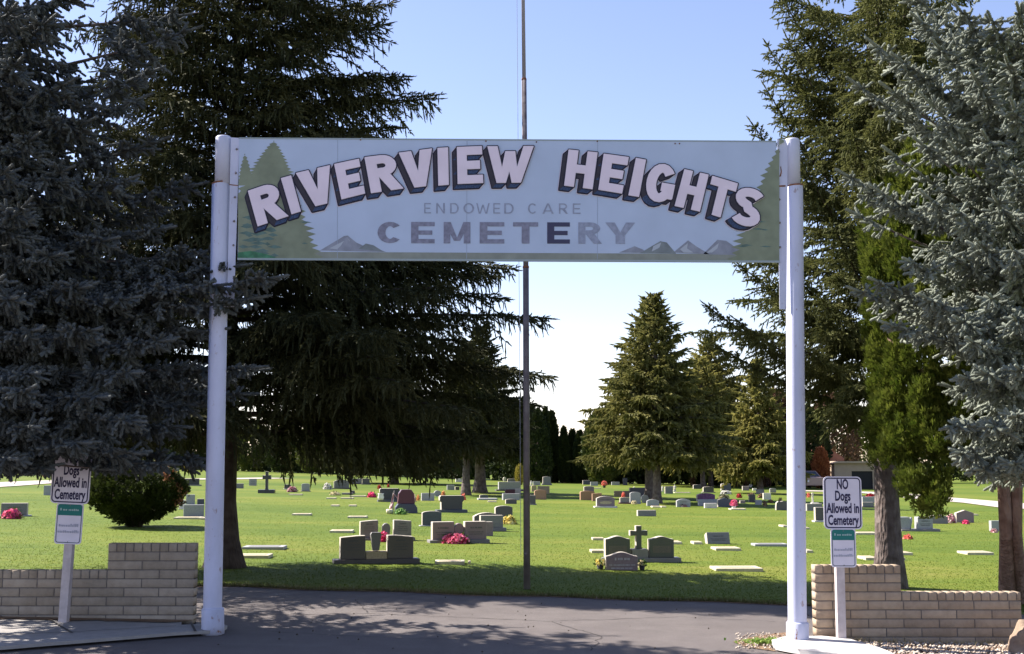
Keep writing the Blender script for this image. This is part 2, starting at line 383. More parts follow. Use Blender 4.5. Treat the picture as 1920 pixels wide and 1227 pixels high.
# pavement by the left wall
lw = pg((422, 1188), (400, 1194), (330, 1198), (200, 1209), (80, 1219), (0, 1226))
sheet('pavement', [(-14, 12.62), (-14, 9.9)]+lw[::-1]+pg((426, 1185), (412, 1179))+[(-3.25, 12.3), (-3.3, 12.5), (-4, 12.55)], M_CONC, .03, thick=.03)
jn = MB()
def groove(a, b, w=.012):
    A, B = G(*a), G(*b); d = (B-A)[:2]; d = d/np.linalg.norm(d); nn = np.array([-d[1], d[0]])*w
    jn.add([(A[0]-nn[0], A[1]-nn[1], zg(A[0])+.0645), (B[0]-nn[0], B[1]-nn[1], zg(B[0])+.0645), (B[0]+nn[0], B[1]+nn[1], zg(B[0])+.0645), (A[0]+nn[0], A[1]+nn[1], zg(A[0])+.0645)], [(0, 1, 2, 3)])
M_GROOVE = mat('joint_dark', (.07, .065, .06), .95)
groove((85, 1170), (135, 1200)); groove((358, 1180), (366, 1197)); groove((0, 1204), (130, 1198), .008); groove((130, 1198), (330, 1186), .006)
tag(jn.build('pavement_joints', M_GROOVE), kind='structure')
sheet('dirt_bed', [(-14, 12.74), (-14, 12.5)]+[(x, 12.46+rg.uniform(-.06, .03)) for x in np.arange(-13.5, -3.2, .12)]+[(-3.15, 12.74)], M_DIRT, .068)
# right apron: gravel bed, kerb, dirt wedge
sheet('gravel_bed', pg((1480, 1196), (1517, 1199))+[(3.05, 12.42), (9, 12.42), (9, 8.5)]+pg((1700, 1300), (1620, 1226), (1560, 1212), (1500, 1208)), M_DIRT, .02)
kb = pg((1447, 1214), (1468, 1208), (1540, 1206), (1590, 1211), (1650, 1229), (1720, 1260), (1640, 1262), (1560, 1240), (1500, 1232), (1455, 1223))
sheet('kerb', kb, M_CONCW, .02, thick=.05)
jn = MB(); groove((1506, 1207), (1500, 1232), .02)
tag(jn.build('kerb_joint', M_GROOVE), kind='structure')
for v in jn.v[:0]: pass
sheet('dirt_wedge', pg((1374, 1206), (1400, 1199), (1430, 1193), (1475, 1188), (1480, 1200), (1470, 1206), (1440, 1214), (1455, 1224), (1420, 1219), (1395, 1214)), M_DIRT, .013)
# light lane strips far away
def lane(name, pts, w, m=M_PATH, lift=.03):
    P = [G(*p)[:2] for p in pts]; a = []; b = []
    for k, p in enumerate(P):
        d = P[min(k+1, len(P)-1)]-P[max(k-1, 0)]; d = d/np.linalg.norm(d); n_ = np.array([-d[1], d[0]])*w/2
        a.append(tuple(p+n_)); b.append(tuple(p-n_))
    sheet(name, a+b[::-1], m, lift)
lane('path', [(-120, 917), (-20, 911), (60, 905.5), (110, 903), (220, 901), (330, 899.5), (430, 898.5), (520, 897)], 3.2)
lane('path', [(-40, 885.5), (30, 886), (100, 885.5), (180, 884)], 6)
lane('path', [(1500, 921), (1560, 922), (1640, 924), (1740, 934), (1800, 939), (1870, 945), (1960, 956)], 3.4)
# ---------------------------------------------------------------- loose stones and grass blades
def blades(name, n, region, hgt, seed, c0, c1, wid=.006, bend=.5):
    rng = np.random.default_rng(seed); P = region(rng, n); n = len(P)
    a = rng.uniform(0, 6.283, n); h = hgt*rng.uniform(.5, 1.3, n); w = wid*rng.uniform(.7, 1.5, n)
    dx, dy = np.cos(a)*w, np.sin(a)*w; lx, ly = rng.normal(0, bend, n)*h, rng.normal(0, bend, n)*h
    z = zg(P[:, 0])
    A = np.stack([P[:, 0]-dx, P[:, 1]-dy, z-.005], 1); B = np.stack([P[:, 0]+dx, P[:, 1]+dy, z-.005], 1); D = np.stack([P[:, 0]+lx, P[:, 1]+ly, z+h], 1)
    V = np.stack([A, B, D], 1).reshape(-1, 3); T = np.arange(3*n).reshape(-1, 3)
    pt = np.sin(P[:, 0]*.9)*np.sin(P[:, 1]*.7+P[:, 0]*.3)*.25
    k = np.repeat(np.clip(rng.uniform(.1, .9, n)+pt, 0, 1), 3)
    return tag(link(name, tri_mesh(name, V, T, k), leafmat(name+'_blades', c0, c1, .45, .6, .2)), kind='stuff')
def edge_y(x): return 16.45-.125*(x+3.8)*np.where(x > -3.8, 1, .15)
def reg_lawn(rng, n):
    y = 15.2+38*rng.random(n)**2.3; x = rng.uniform(-1, 1, n)*(y*.46)
    k = y > edge_y(x)+.05+.1*rng.random(n); return np.stack([x[k], y[k]], 1)
blades('grass', 150000, reg_lawn, .018, 11, (.06, .10, .009), (.135, .165, .026), wid=.007, bend=1.1)
def reg_edge(rng, n):
    x = rng.uniform(-7, 6, n); y = edge_y(x)+np.abs(rng.normal(0, .07, n))-.02+.07*np.sin(x*3.1); return np.stack([x, y], 1)
blades('verge_grass', 9000, reg_edge, .06, 12, (.07, .08, .018), (.2, .18, .08), wid=.006)
def reg_right(rng, n):
    k = rng.random(n); x = 3.1+rng.random(n)*3.6; y = 12.27-np.abs(rng.normal(0, .1, n)); return np.stack([x, y], 1)
blades('dry_grass', 1200, reg_right, .07, 13, (.3, .22, .1), (.5, .42, .22), wid=.004)
def pebbles(name, n, pts, s0, s1, m, seed):
    rng = np.random.default_rng(seed); P = pts(rng, n); n = len(P)
    V0 = nrm(np.array([(1, 0, 0), (-1, 0, 0), (0, 1, 0), (0, -1, 0), (0, 0, 1), (0, 0, -1.)])); F = np.array([(0, 2, 4), (2, 1, 4), (1, 3, 4), (3, 0, 4), (2, 0, 5), (1, 2, 5), (3, 1, 5), (0, 3, 5)])
    a = rng.uniform(0, 6.28, n); s = rng.uniform(s0, s1, n)
    X = V0[None]*rng.uniform(.6, 1.2, (n, 6, 1)); ca, sa = np.cos(a)[:, None], np.sin(a)[:, None]
    Y = np.stack([X[..., 0]*ca-X[..., 1]*sa, X[..., 0]*sa+X[..., 1]*ca, X[..., 2]*.7], -1)*s[:, None, None]
    Y[..., 0] += P[:, 0:1]; Y[..., 1] += P[:, 1:2]; Y[..., 2] += (zg(P[:, 0])+.03)[:, None]
    return tag(link(name, tri_mesh(name, Y.reshape(-1, 3), (F[None]+(np.arange(n)*6)[:, None, None]).reshape(-1, 3), np.repeat(rng.random(n), 6)), m), kind='stuff')
M_PEB = leafmat('pebble_stone', (.16, .11, .08), (.55, .48, .4), 0, .85)
def reg_grav(rng, n):
    x = rng.uniform(2.9, 6.8, n); y = rng.uniform(11.0, 12.22, n); k = (x-3.0) > (12.0-y)*1.0; return np.stack([x[k], y[k]], 1)
pebbles('gravel', 5200, reg_grav, .008, .028, M_PEB, 5)
def reg_debris(rng, n):
    p = np.array([G(rng.uniform(1380, 1475), rng.uniform(1192, 1222))[:2] for _ in range(n)])
    return p
pebbles('road_grit', 260, reg_debris, .006, .018, M_PEB, 6)
def reg_leaf(rng, n): return np.stack([rng.uniform(-3, 4, n), rng.uniform(10.8, 15.5, n)], 1)
pebbles('cone_litter', 60, reg_leaf, .006, .015, mat('litter', (.05, .035, .025), .9), 8)
def reg_litter(rng, n): return np.stack([rng.uniform(-7.5, -3.3, n), rng.choice([12.2, 12.5, 11.7], n)+rng.normal(0, .08, n)], 1)
pebbles('needle_litter', 260, reg_litter, .005, .016, MATS['litter'], 9)
# ---------------------------------------------------------------- block walls
def attr_mat(name, c0, c1, rough, bump, bscale, nscale=6):
    m = leafmat(name, c0, c1, 0, rough, .2); t = m.node_tree; b = t.nodes['Principled BSDF']
    tc = t.nodes.new('ShaderNodeTexCoord'); n = t.nodes.new('ShaderNodeTexNoise'); n.inputs['Scale'].default_value = bscale; n.inputs['Detail'].default_value = 6
    t.links.new(tc.outputs['Object'], n.inputs['Vector']); bp = t.nodes.new('ShaderNodeBump'); bp.inputs['Strength'].default_value = bump; bp.inputs['Distance'].default_value = .01
    t.links.new(n.outputs[0], bp.inputs['Height']); t.links.new(bp.outputs[0], b.inputs['Normal'])
    rp = [x for x in t.nodes if x.bl_idname == 'ShaderNodeValToRGB'][0]
    n2 = t.nodes.new('ShaderNodeTexNoise'); n2.inputs['Scale'].default_value = nscale; n2.inputs['Detail'].default_value = 7; n2.inputs['Roughness'].default_value = .7
    t.links.new(tc.outputs['Object'], n2.inputs['Vector'])
    mx = t.nodes.new('ShaderNodeMix'); mx.data_type = 'RGBA'; mx.blend_type = 'MULTIPLY'; mx.inputs[0].default_value = .5
    r2 = t.nodes.new('ShaderNodeValToRGB'); r2.color_ramp.elements[0].position = .35; r2.color_ramp.elements[0].color = (.55, .52, .5, 1); r2.color_ramp.elements[1].position = .6; r2.color_ramp.elements[1].color = (1, 1, 1, 1)
    t.links.new(n2.outputs[0], r2.inputs[0]); t.links.new(rp.outputs[0], mx.inputs[6]); t.links.new(r2.outputs[0], mx.inputs[7]); t.links.new(mx.outputs[2], b.inputs['Base Color'])
    return m
M_BLOCK = attr_mat('wall_block', (.31, .24, .175), (.43, .345, .255), .9, .5, 45)
M_BLOCKL = attr_mat('wall_block_left', (.31, .26, .20), (.42, .355, .28), .9, .5, 45)
M_MORT = mat('mortar', (.16, .145, .135), .95, var=.15, scale=30)
def block_wall(name, Yf, zb, sections, ch, bw, seed, label, bm_=M_BLOCK, depth=.15):
    """sections: (x0, x1, rows, phase)"""
    rng = random.Random(seed); V = []; T = []; K = []; mo = MB(); org = (sections[0][0], Yf, zb)
    def blk(x0, x1, z0, z1):
        j = .005; e = .004; x0 += j; x1 -= j; z0 += j; z1 -= j; y0 = Yf+rng.uniform(-.0015, .0015); k = len(V); y1 = Yf+depth
        V.extend([(x0+e, y0, z0+e), (x1-e, y0, z0+e), (x1-e, y0, z1-e), (x0+e, y0, z1-e), (x0, y0+e, z0), (x1, y0+e, z0), (x1, y0+e, z1), (x0, y0+e, z1),
                  (x0, y1, z0), (x1, y1, z0), (x1, y1, z1), (x0, y1, z1)])
        for a, b, c, d in ((0, 1, 2, 3), (4, 5, 1, 0), (5, 6, 2, 1), (6, 7, 3, 2), (7, 4, 0, 3), (5, 9, 10, 6), (8, 4, 7, 11), (7, 6, 10, 11), (9, 8, 11, 10), (4, 8, 9, 5)): T.extend([(k+a, k+b, k+c), (k+a, k+c, k+d)])
        K.extend([rng.random()]*12)
    hi, lo = sections; X0 = min(hi[0], lo[0]); X1 = max(hi[1], lo[1])
    for x0, x1, rows, ph in ((X0, X1, lo[2], 0), (hi[0], hi[1], hi[2], 0)):
        mo.box(x0+.006, x1-.006, Yf+.009+(.001 if rows > 6 else 0), Yf+depth-.009-(.001 if rows > 6 else 0), zb-.25, zb+rows*ch-.006)
    def course(r, x0, x1, w, sh):
        x = x0-sh
        while x < x1-.004:
            p_, q_ = max(x, x0), min(x+w, x1)
            if x1-q_ < .03: q_ = x1
            if q_-p_ > .012: blk(p_, q_, zb+r*ch, zb+r*ch+ch)
            x += w if q_ < x1 else 9
    for r in range(hi[2]):
        s0 = bw*.5 if (r+hi[3]) % 2 else 0
        if r < lo[2]-1: course(r, X0, X1, bw, (s0 if hi[0] < lo[0] else (s0+math.ceil((hi[0]-X0)/bw)*bw-(hi[0]-X0)) % bw))
        elif r == lo[2]-1: course(r, hi[0], hi[1], bw, s0); course(r, lo[0], lo[1], bw/4, 0)
        elif r < hi[2]-1: course(r, hi[0], hi[1], bw, s0)
        else: course(r, hi[0], hi[1], bw/4, 0)
    root = empty(name, org, 0, label, 'wall', 'low block walls either side of the gateway')
    o = link('blocks', tri_mesh('blocks', np.array(V)-np.array(org), np.array(T), K), bm_, root)
    mo.build('mortar', M_MORT, root, origin=org)
    return root
YL = 12.62; cl = 16.35*YL/FPX; wx = lambda p, Y: (p-960)/FPX*Y
zt = at(213, 1018.5, YL)[2]
block_wall('block_wall', YL, zt-9*cl, [(wx(212.5, YL), wx(374, YL), 9, 0), (wx(212.5, YL)-.352*22.75, wx(212.5, YL)-.001, 6, 1)], cl, .352, 3,
           'tan block wall with a raised end pier beside the left gate post', M_BLOCKL)
YR = 12.32; cr = 16.35*YR/FPX; zt = at(1600, 1059.5, YR)[2]
block_wall('block_wall', YR, zt-9*cr, [(wx(1518, YR), wx(1678, YR), 9, 1), (wx(1678, YR)+.001, wx(1898, YR), 6, 0)], cr, .348, 7,
           'tan block wall stepping down to the right beside the right gate post, gravel at its foot')
# ---------------------------------------------------------------- gate posts
def paint_mat(name, col, rust=.5, dirt=.25):
    m = bpy.data.materials.new(name); m.use_nodes = True; t = m.node_tree; b = t.nodes['Principled BSDF']
    b.inputs['Roughness'].default_value = .5; b.inputs['Specular IOR Level'].default_value = .3
    tc = t.nodes.new('ShaderNodeTexCoord')
    def noise(sc, vec=(1, 1, 1), det=6):
        mp = t.nodes.new('ShaderNodeMapping'); mp.inputs['Scale'].default_value = vec; t.links.new(tc.outputs['Object'], mp.inputs[0])
        n = t.nodes.new('ShaderNodeTexNoise'); n.inputs['Scale'].default_value = sc; n.inputs['Detail'].default_value = det; n.inputs['Roughness'].default_value = .65; t.links.new(mp.outputs[0], n.inputs['Vector']); return n
    def ramp(n, p0, p1, c0, c1):
        r = t.nodes.new('ShaderNodeValToRGB'); r.color_ramp.elements[0].position = p0; r.color_ramp.elements[1].position = p1
        r.color_ramp.elements[0].color = (*c0, 1); r.color_ramp.elements[1].color = (*c1, 1); t.links.new(n.outputs[0], r.inputs[0]); return r
    d = ramp(noise(3, (1, 1, .35)), .3, .62, tuple(c*(1-dirt) for c in col), col)
    r = ramp(noise(16, (1, 1, .5)), .63, .68, (0, 0, 0), (rust, rust, rust))
    mx = t.nodes.new('ShaderNodeMix'); mx.data_type = 'RGBA'; mx.inputs[7].default_value = (.22, .10, .05, 1)
    t.links.new(r.outputs[0], mx.inputs[0]); t.links.new(d.outputs[0], mx.inputs[6]); t.links.new(mx.outputs[2], b.inputs['Base Color'])
    n = noise(40); bp = t.nodes.new('ShaderNodeBump'); bp.inputs['Strength'].default_value = .12; bp.inputs['Distance'].default_value = .01
    t.links.new(n.outputs[0], bp.inputs['Height']); t.links.new(bp.outputs[0], b.inputs['Normal'])
    return m
M_POST = paint_mat('white_post_paint', (.54, .56, .71), .55, .2)
M_SLEEVE = paint_mat('chipped_sleeve_paint', (.52, .54, .68), 1.0, .3)
M_SLEEVE.node_tree.nodes['Principled BSDF'].inputs['Roughness'].default_value = .6
M_RUST = mat('rust', (.3, .12, .05), .9, col2=(.12, .06, .04), scale=40)
M_BOLT = mat('bolt_steel', (.22, .19, .18), .5, metal=.6)
YG = 12.05; px1 = YG/FPX
gate = empty('entrance_gate', at(957, 1192, YG), 0, 'white gateway of two round posts carrying a long painted sign over the drive', 'gateway')
go = gate.location
def gpost(pt, tm, tb, top, brk, slv, bot, wT, wB, wS, sealed):
    A = Vector(at(tb[0], bot, YG)); mb = MB()
    def P(px, py, dy=0): return Vector(at(px, py, YG))+Vector((0, dy, 0))
    x_at = lambda y: tm[0]+(tb[0]-tm[0])*(y-tm[1])/(tb[1]-tm[1])
    rT, rB, rS = wT/2*px1, wB/2*px1, wS/2*px1
    # upper tube with a closed rounded cap, lower wider tube
    mb.tube([P(pt[0], top+.5), P(pt[0], top+2), P(pt[0], top+4), P(pt[1], brk)], [rT*.86, rT*.97, rT, rT*1.02], 28)
    low = MB(); low.tube([P(tm[0]-.3, brk-.6), P(tm[0], brk+1), P(tb[0], slv), P(tb[0], bot+14)], [rB*.99, rB, rB*1.03, rB*1.03], 28)
    po = low.build('post', M_POST, gate, origin=go)
    mb.build('upper_tube', M_POST, po, origin=go)
    ring = MB(); ring.tube([P(tm[0]-.3, brk-2.2), P(tm[0], brk+.6)], [rB*1.012, rB*1.018], 28, jit=.012, rng=random.Random(3)); ring.build('weld_seam', M_RUST, po, origin=go)
    sv = MB(); sv.tube([P(tb[0]+.5, slv-1), P(tb[0]+.5, slv+1.5), P(tb[0]+.5, bot-4), P(tb[0]+.5, bot+12)], [rS*.9, rS, rS, rS*1.03], 24); sv.build('base_sleeve', M_SLEEVE, po, origin=go)
    return po
pL = gpost((419, 418), (414, 345), (398.5, 1140), 256, 345, 1141, 1177, 30, 33, 41, 0)
pR = gpost((1485, 1486), (1489, 350), (1495, 1165), 261, 350, 1167, 1203, 29, 33, 41, 0)
YS = YG-.07
def quad_at(mb, pts, Y, t, mi=0):
    P = [at(a, b, Y) for a, b in pts]; n = len(P)
    mb.add([tuple(p) for p in P]+[(p[0], p[1]+t, p[2]) for p in P], [tuple(range(n)), tuple(range(2*n-1, n-1, -1))]+[((k+1) % n, k, k+n, (k+1) % n+n) for k in range(n)], mi)
fl = MB(); quad_at(fl, [(425.5, 576), (438.5, 576), (449, 259), (433, 258)], YS+.012, .008); fl.build('mounting_flange', M_POST, gate, origin=go)
fr = MB(); quad_at(fr, [(1462, 580), (1475, 580), (1477, 274), (1473, 262), (1457, 261.5)], YS+.012, .008); fr.build('mounting_flange', M_POST, gate, origin=go)
M_SIGN = mat('sign_face_paint', (.44, .52, .675), .55, var=.05, scale=2.5)
M_EDGE = mat('sign_edge', (.30, .36, .38), .5)
sp_ = MB(); SC = [(445.5, 485), (1461.5, 490.5), (1455, 265), (448.5, 259)]
quad_at(sp_, SC, YS, .012, 0)
panel = sp_.build('sign_panel', [M_SIGN], gate, origin=go)
ed = MB()
quad_at(ed, [(445, 487.5), (1462, 492.5), (1462, 489), (445, 484)], YS-.004, .03); quad_at(ed, [(448, 260.5), (1455.6, 266.5), (1455.6, 264.2), (448, 258)], YS-.004, .03)
ed.build('edge_trim', M_EDGE, panel, origin=go)
for sx, pts in ((0, [(444, 280), (442.3, 325), (440.5, 370), (438.8, 415), (437.6, 460)]), (1, [(1460.5, 285), (1461.5, 374), (1462, 418), (1462.8, 464)])):
    for (a, b) in pts:
        m_ = MB(); p = at(a, b, YS+.008); m_.blob((p[0], p[1], p[2]), (.012, .012, .012), 8); m_.build('bolt', M_BOLT, fr and (gate.children[2] if False else gate), origin=go)
# rust streaks on the right flange
for q_ in ([(1460.5, 332), (1464.5, 331), (1466, 322), (1464.5, 312), (1463, 313), (1464, 322), (1462.5, 328)], [(1458, 286), (1461.5, 287), (1461, 280), (1458.5, 280)], [(1458.3, 350.8), (1473, 350.5), (1473, 347.5), (1458.3, 347.8)]):
    rs = MB(); quad_at(rs, q_, YS+.0105, .001); rs.build('rust_streak', M_RUST, gate, origin=go)
rs = MB(); quad_at(rs, [(430, 347.5), (446.5, 349), (446.5, 347.4), (430, 345.5)], YS+.0105, .001); rs.build('rust_streak', M_RUST, gate, origin=go)
# ---------------------------------------------------------------- lettering
def arc(cx, cy, rx, ry, a0, a1, n=10): return [(cx+rx*math.cos(R(a0+(a1-a0)*i/n)), cy+ry*math.sin(R(a0+(a1-a0)*i/n))) for i in range(n+1)]
def ribbon(pts, wx_, wy_):
    out = []
    N = []
    for i in range(len(pts)):
        a = pts[max(i-1, 0)]; b = pts[min(i+1, len(pts)-1)]; dx, dy = b[0]-a[0], b[1]-a[1]; l = math.hypot(dx/wx_*.1, dy/wy_*.1) or 1
        # normal scaled per axis
        nx_, ny_ = -dy/(wy_), dx/(wx_); k = math.hypot(nx_, ny_) or 1; N.append((nx_/k*wx_/2, ny_/k*wy_/2))
    for i in range(len(pts)-1):
        (a, b), (c, d) = pts[i], pts[i+1]; n0, n1 = N[i], N[i+1]
        out.append([(a-n0[0], b-n0[1]), (c-n1[0], d-n1[1]), (c+n1[0], d+n1[1]), (a+n0[0], b+n0[1])])
    return out
def rect(a, b, c, d): return [(a, b), (c, b), (c, d), (a, d)]
def glyph(ch, s=.34, b=.21):
    h = s/2; g = b/2
    if ch == 'I': return [rect(0, 0, 1, 1)]
    if ch == 'E': return [rect(0, 0, s, 1), rect(0, 0, 1, b), rect(0, 1-b, 1, 1), rect(0, .5-g, .9, .5+g)]
    if ch == 'H': return [rect(0, 0, s, 1), rect(1-s, 0, 1, 1), rect(0, .5-g, 1, .5+g)]
    if ch == 'T': return [rect(0, 1-b, 1, 1), rect(.5-h, 0, .5+h, 1)]
    if ch == 'V': return [[(.5-h*.95, 0), (.5+h*.5, 0), (s, 1), (0, 1)], [(.5-h*.5, 0), (.5+h*.95, 0), (1, 1), (1-s, 1)]]
    if ch == 'Y': return [rect(.5-h, 0, .5+h, .5), [(.5-h, .4), (.5+h*.3, .42), (s, 1), (0, 1)], [(.5-h*.3, .42), (.5+h, .4), (1, 1), (1-s, 1)]]
    if ch == 'A': return [[(0, 0), (s, 0), (.5+h*.6, 1), (.5-h*.9, 1)], [(1-s, 0), (1, 0), (.5+h*.9, 1), (.5-h*.6, 1)], rect(.25, .22, .75, .22+b)]
    if ch == 'N': return [rect(0, 0, s, 1), rect(1-s, 0, 1, 1), [(1-s*1.05, 0), (1, 0), (s*1.05, 1), (0, 1)]]
    if ch == 'M': return [rect(0, 0, s*.8, 1), rect(1-s*.8, 0, 1, 1), [(.5-h*.75, .12), (.5+h*.3, .12), (s*.85, 1), (0, 1)], [(.5-h*.3, .12), (.5+h*.75, .12), (1, 1), (1-s*.85, 1)]]
    if ch == 'W':
        w = s*.62; return [[(.19, 0), (.19+w, 0), (w, 1), (0, 1)], [(.25, 0), (.25+w*.8, 0), (.5+w*.5, .86), (.5-w*.5, .86)], [(.75-w*.8, 0), (.75, 0), (.5+w*.5, .86), (.5-w*.5, .86)], [(.81-w, 0), (.81, 0), (1, 1), (1-w, 1)]]
    if ch == 'D': return [rect(0, 0, s, 1)]+ribbon([(s*.5, 1-g), (.5, 1-g)]+arc(.5, .5, .5-h, .5-g, 90, -90)+[(.5, g), (s*.5, g)], s, b)
    if ch == 'O': return ribbon(arc(.5, .5, .5-h, .5-g, 0, 360, 20), s, b)
    if ch == 'C': return ribbon(arc(.5, .5, .5-h, .5-g, 42, 318, 16), s, b)
    if ch == 'G': return ribbon(arc(.5, .5, .5-h, .5-g, 40, 345, 18), s, b)+[rect(.55, .5-b*.9, 1, .5+b*.05), rect(1-s*.9, .14, 1, .48), rect(.68, .12, .98, .34)]
    if ch == 'R': return [rect(0, 0, s, 1)]+ribbon([(s*.5, 1-g), (.5, 1-g)]+arc(.52, .715-g*.0, .44-h, .285-g, 90, -90)+[(.5, .43+g), (s*.5, .43+g)], s, b)+[[(1-s*1.05, 0), (1.04, 0), (.68, .5), (.3, .48)]]
    if ch == 'S': return ribbon(arc(.5, .735, .5-h, .265-g, 28, 200, 9)+arc(.5, .735, .5-h, .235-g*.55, 215, 262, 3)+arc(.5, .265, .5-h, .235-g*.55, 82, 35, 3)+arc(.5, .265, .5-h, .265-g, 20, -152, 9), s, b)
    return []
def ccw(p): return p if sum((p[k][0]*p[(k+1) % len(p)][1]-p[(k+1) % len(p)][0]*p[k][1]) for k in range(len(p))) > 0 else p[::-1]
def hull(pts):
    pts = sorted(set((round(a, 4), round(b, 4)) for a, b in pts))
    def half(ps):
        o = []
        for p in ps:
            while len(o) > 1 and (o[-1][0]-o[-2][0])*(p[1]-o[-2][1])-(o[-1][1]-o[-2][1])*(p[0]-o[-2][0]) <= 0: o.pop()
            o.append(p)
        return o
    return half(pts)[:-1]+half(pts[::-1])[:-1]
def union_tris(polys):
    vs = []; fs = []
    for p in polys:
        p = ccw(p); k = len(vs); vs += [Vector((a, b)) for a, b in p]; fs.append(list(range(k, k+len(p))))
    r = delaunay_2d_cdt(vs, [], fs, 1, 1e-5); return [(v.x, v.y) for v in r[0]], [tuple(f) for f, o in zip(r[2], r[5]) if o]
def layer(mb, polys, Y, mi, off):
    """polys in picture px on the sign plane -> triangles facing the front"""
    vs, fs = union_tris([[(a, -b) for a, b in p] for p in polys])
    P = [at(a, -b, Y)+np.array([0, off, 0]) for a, b in vs]
    mb.add([tuple(p) for p in P], fs, mi)
def inquad(p, q):
    (x0, y0), (x1, y1), (x2, y2), (x3, y3) = q       # TL TR BR BL
    u, v = p; tx, ty = x0+(x1-x0)*u, y0+(y1-y0)*u; bx, by = x3+(x2-x3)*u, y3+(y2-y3)*u
    return (bx+(tx-bx)*v, by+(ty-by)*v)
def c6(*p): return [(380+a/3.3103, 230+b/3.3103) for a, b in p]
def c7(*p): return [(940+a/3.2, 230+b/3.2) for a, b in p]
BIG = [('R', c6((285, 428), (462, 368), (525, 585), (345, 645)), .33), ('I', c6((490, 350), (550, 333), (610, 553), (555, 570)), 1), ('V', c6((583, 318), (790, 270), (841, 488), (635, 536)), .36),
       ('E', c6((820, 262), (970, 230), (1008, 442), (865, 478)), .37), ('R', c6((1008, 220), (1195, 196), (1238, 412), (1048, 440)), .33), ('V', c6((1220, 192), (1422, 166), (1452, 390), (1250, 412)), .36),
       ('I', c6((1460, 163), (1522, 159), (1527, 388), (1465, 393)), 1), ('E', c6((1580, 157), (1732, 151), (1740, 377), (1585, 383)), .37), ('W', [(914.5, 276), (1000, 275.5), (990, 343), (918, 344)], .34),
       ('H', c7((405, 167), (575, 184), (545, 402), (378, 380)), .33), ('E', c7((615, 192), (762, 212), (722, 428), (583, 405)), .37), ('I', c7((808, 217), (865, 228), (823, 448), (763, 438)), 1),
       ('G', c7((895, 238), (1062, 270), (1015, 492), (850, 465)), .33), ('H', c7((1098, 285), (1240, 317), (1188, 536), (1040, 502)), .34), ('T', c7((1265, 325), (1415, 370), (1360, 585), (1213, 540)), .34), ('S', c7((1425, 378), (1590, 425), (1530, 645), (1360, 592)), .31)]
M_LF = mat('letter_face', (.74, .64, .73), .6, var=.04, scale=6)
M_LW = mat('letter_rim', (.68, .62, .7), .6); M_LN = mat('letter_outline', (.012, .011, .035), .5)
M_LS = mat('letter_side', (.038, .033, .045), .55, var=.15, scale=30); M_LB = mat('letter_bottom', (.035, .06, .13), .55, var=.45, scale=70)
let = [MB() for _ in range(1)][0]
NG = 8
def dil(poly, r, ext=(0, 0)):
    return hull([(a+r*math.cos(k*math.pi*2/NG+.39)*1.08+e[0], b+r*math.sin(k*math.pi*2/NG+.39)*1.08+e[1]) for a, b in poly for k in range(NG) for e in ((0, 0), ext)])
for li, (ch, q, s) in enumerate(BIG):
    polys = [[inquad(p, q) for p in pl] for pl in glyph(ch, s, .215)]
    (xa, ya), (xb, yb) = q[3], q[2]; l = math.hypot(xb-xa, yb-ya); cx_, sx_ = (xb-xa)/l, (yb-ya)/l
    e = (-8.6*cx_-9.2*sx_, -8.6*sx_+9.2*cx_)
    o = -li*.0002
    layer(let, [dil(p, 3.1, e) for p in polys], YS, 0, -.002+o)
    layer(let, [dil(p, 2.0, e) for p in polys], YS, 1, -.006+o)
    layer(let, [dil(p, .15, e) for p in polys], YS, 2, -.010+o)
    # bottom facets: sweep the foot edges
    bots = []
    for pl in glyph(ch, s, .215):
        for k in range(len(pl)):
            a, b = pl[k], pl[(k+1) % len(pl)]
            low = (a[1] < .02 and b[1] < .02) or (ch in 'E' and abs(a[1]-b[1]) < .01 and a[1] in (.5-.1075, 1-.215)) or (ch == 'T' and abs(a[1]-(1-.215)) < .01 and abs(b[1]-a[1]) < .01)
            if low:
                A, B = inquad(a, q), inquad(b, q); bots.append([A, B, (B[0]+e[0]*.97, B[1]+e[1]*.97), (A[0]+e[0]*.97, A[1]+e[1]*.97)])
    if ch in 'GS':
        for k in range(8):
            A = inquad((.5+.42*math.cos(R(200+k*16)), .23+.22*math.sin(R(200+k*16))), q); B = inquad((.5+.42*math.cos(R(216+k*16)), .23+.22*math.sin(R(216+k*16))), q)
            bots.append([A, B, (B[0]+e[0]*.95, B[1]+e[1]*.95), (A[0]+e[0]*.95, A[1]+e[1]*.95)])
    if bots: layer(let, bots, YS, 3, -.013+o)
    layer(let, [dil(p, 2.5) for p in polys], YS, 1, -.016+o)
    layer(let, [dil(p, .75) for p in polys], YS, 0, -.019+o)
    layer(let, [dil(p, .2) for p in polys], YS, 4, -.022+o)
let.build('lettering', [M_LW, M_LN, M_LS, M_LB, M_LF], panel, origin=go)
M_G1 = mat('faded_grey_letter', (.21, .215, .29), .6, var=.2, scale=25); M_G2 = mat('faded_light_letter', (.27, .30, .40), .6, var=.15, scale=25); M_G3 = mat('dark_navy_letter', (.05, .05, .10), .55)
sm = MB()
def small(txt, spans, y0, y1, s, b, mi, dy=lambda x: 0):
    for ch, (a, c_), k in zip(txt, spans, mi):
        q = [(a, y0+dy(a)), (c_, y0+dy(c_)), (c_, y1+dy(c_)), (a, y1+dy(a))]
        layer(sm, [[inquad(p, q) for p in pl] for pl in glyph(ch, s if ch not in 'W' else s*.9, b)], YS, k, -.003)
tl = lambda x: (x-950)*.003
small('ENDOWED', [(795.5, 808), (818, 834), (844, 860), (869, 889), (893, 918), (925, 938), (945.5, 963)], 381.5, 401, .17, .115, [1]*7, tl)
small('CARE', [(990, 1007), (1017, 1038), (1048, 1064), (1074, 1088.5)], 381.5, 401, .17, .115, [1]*4, tl)
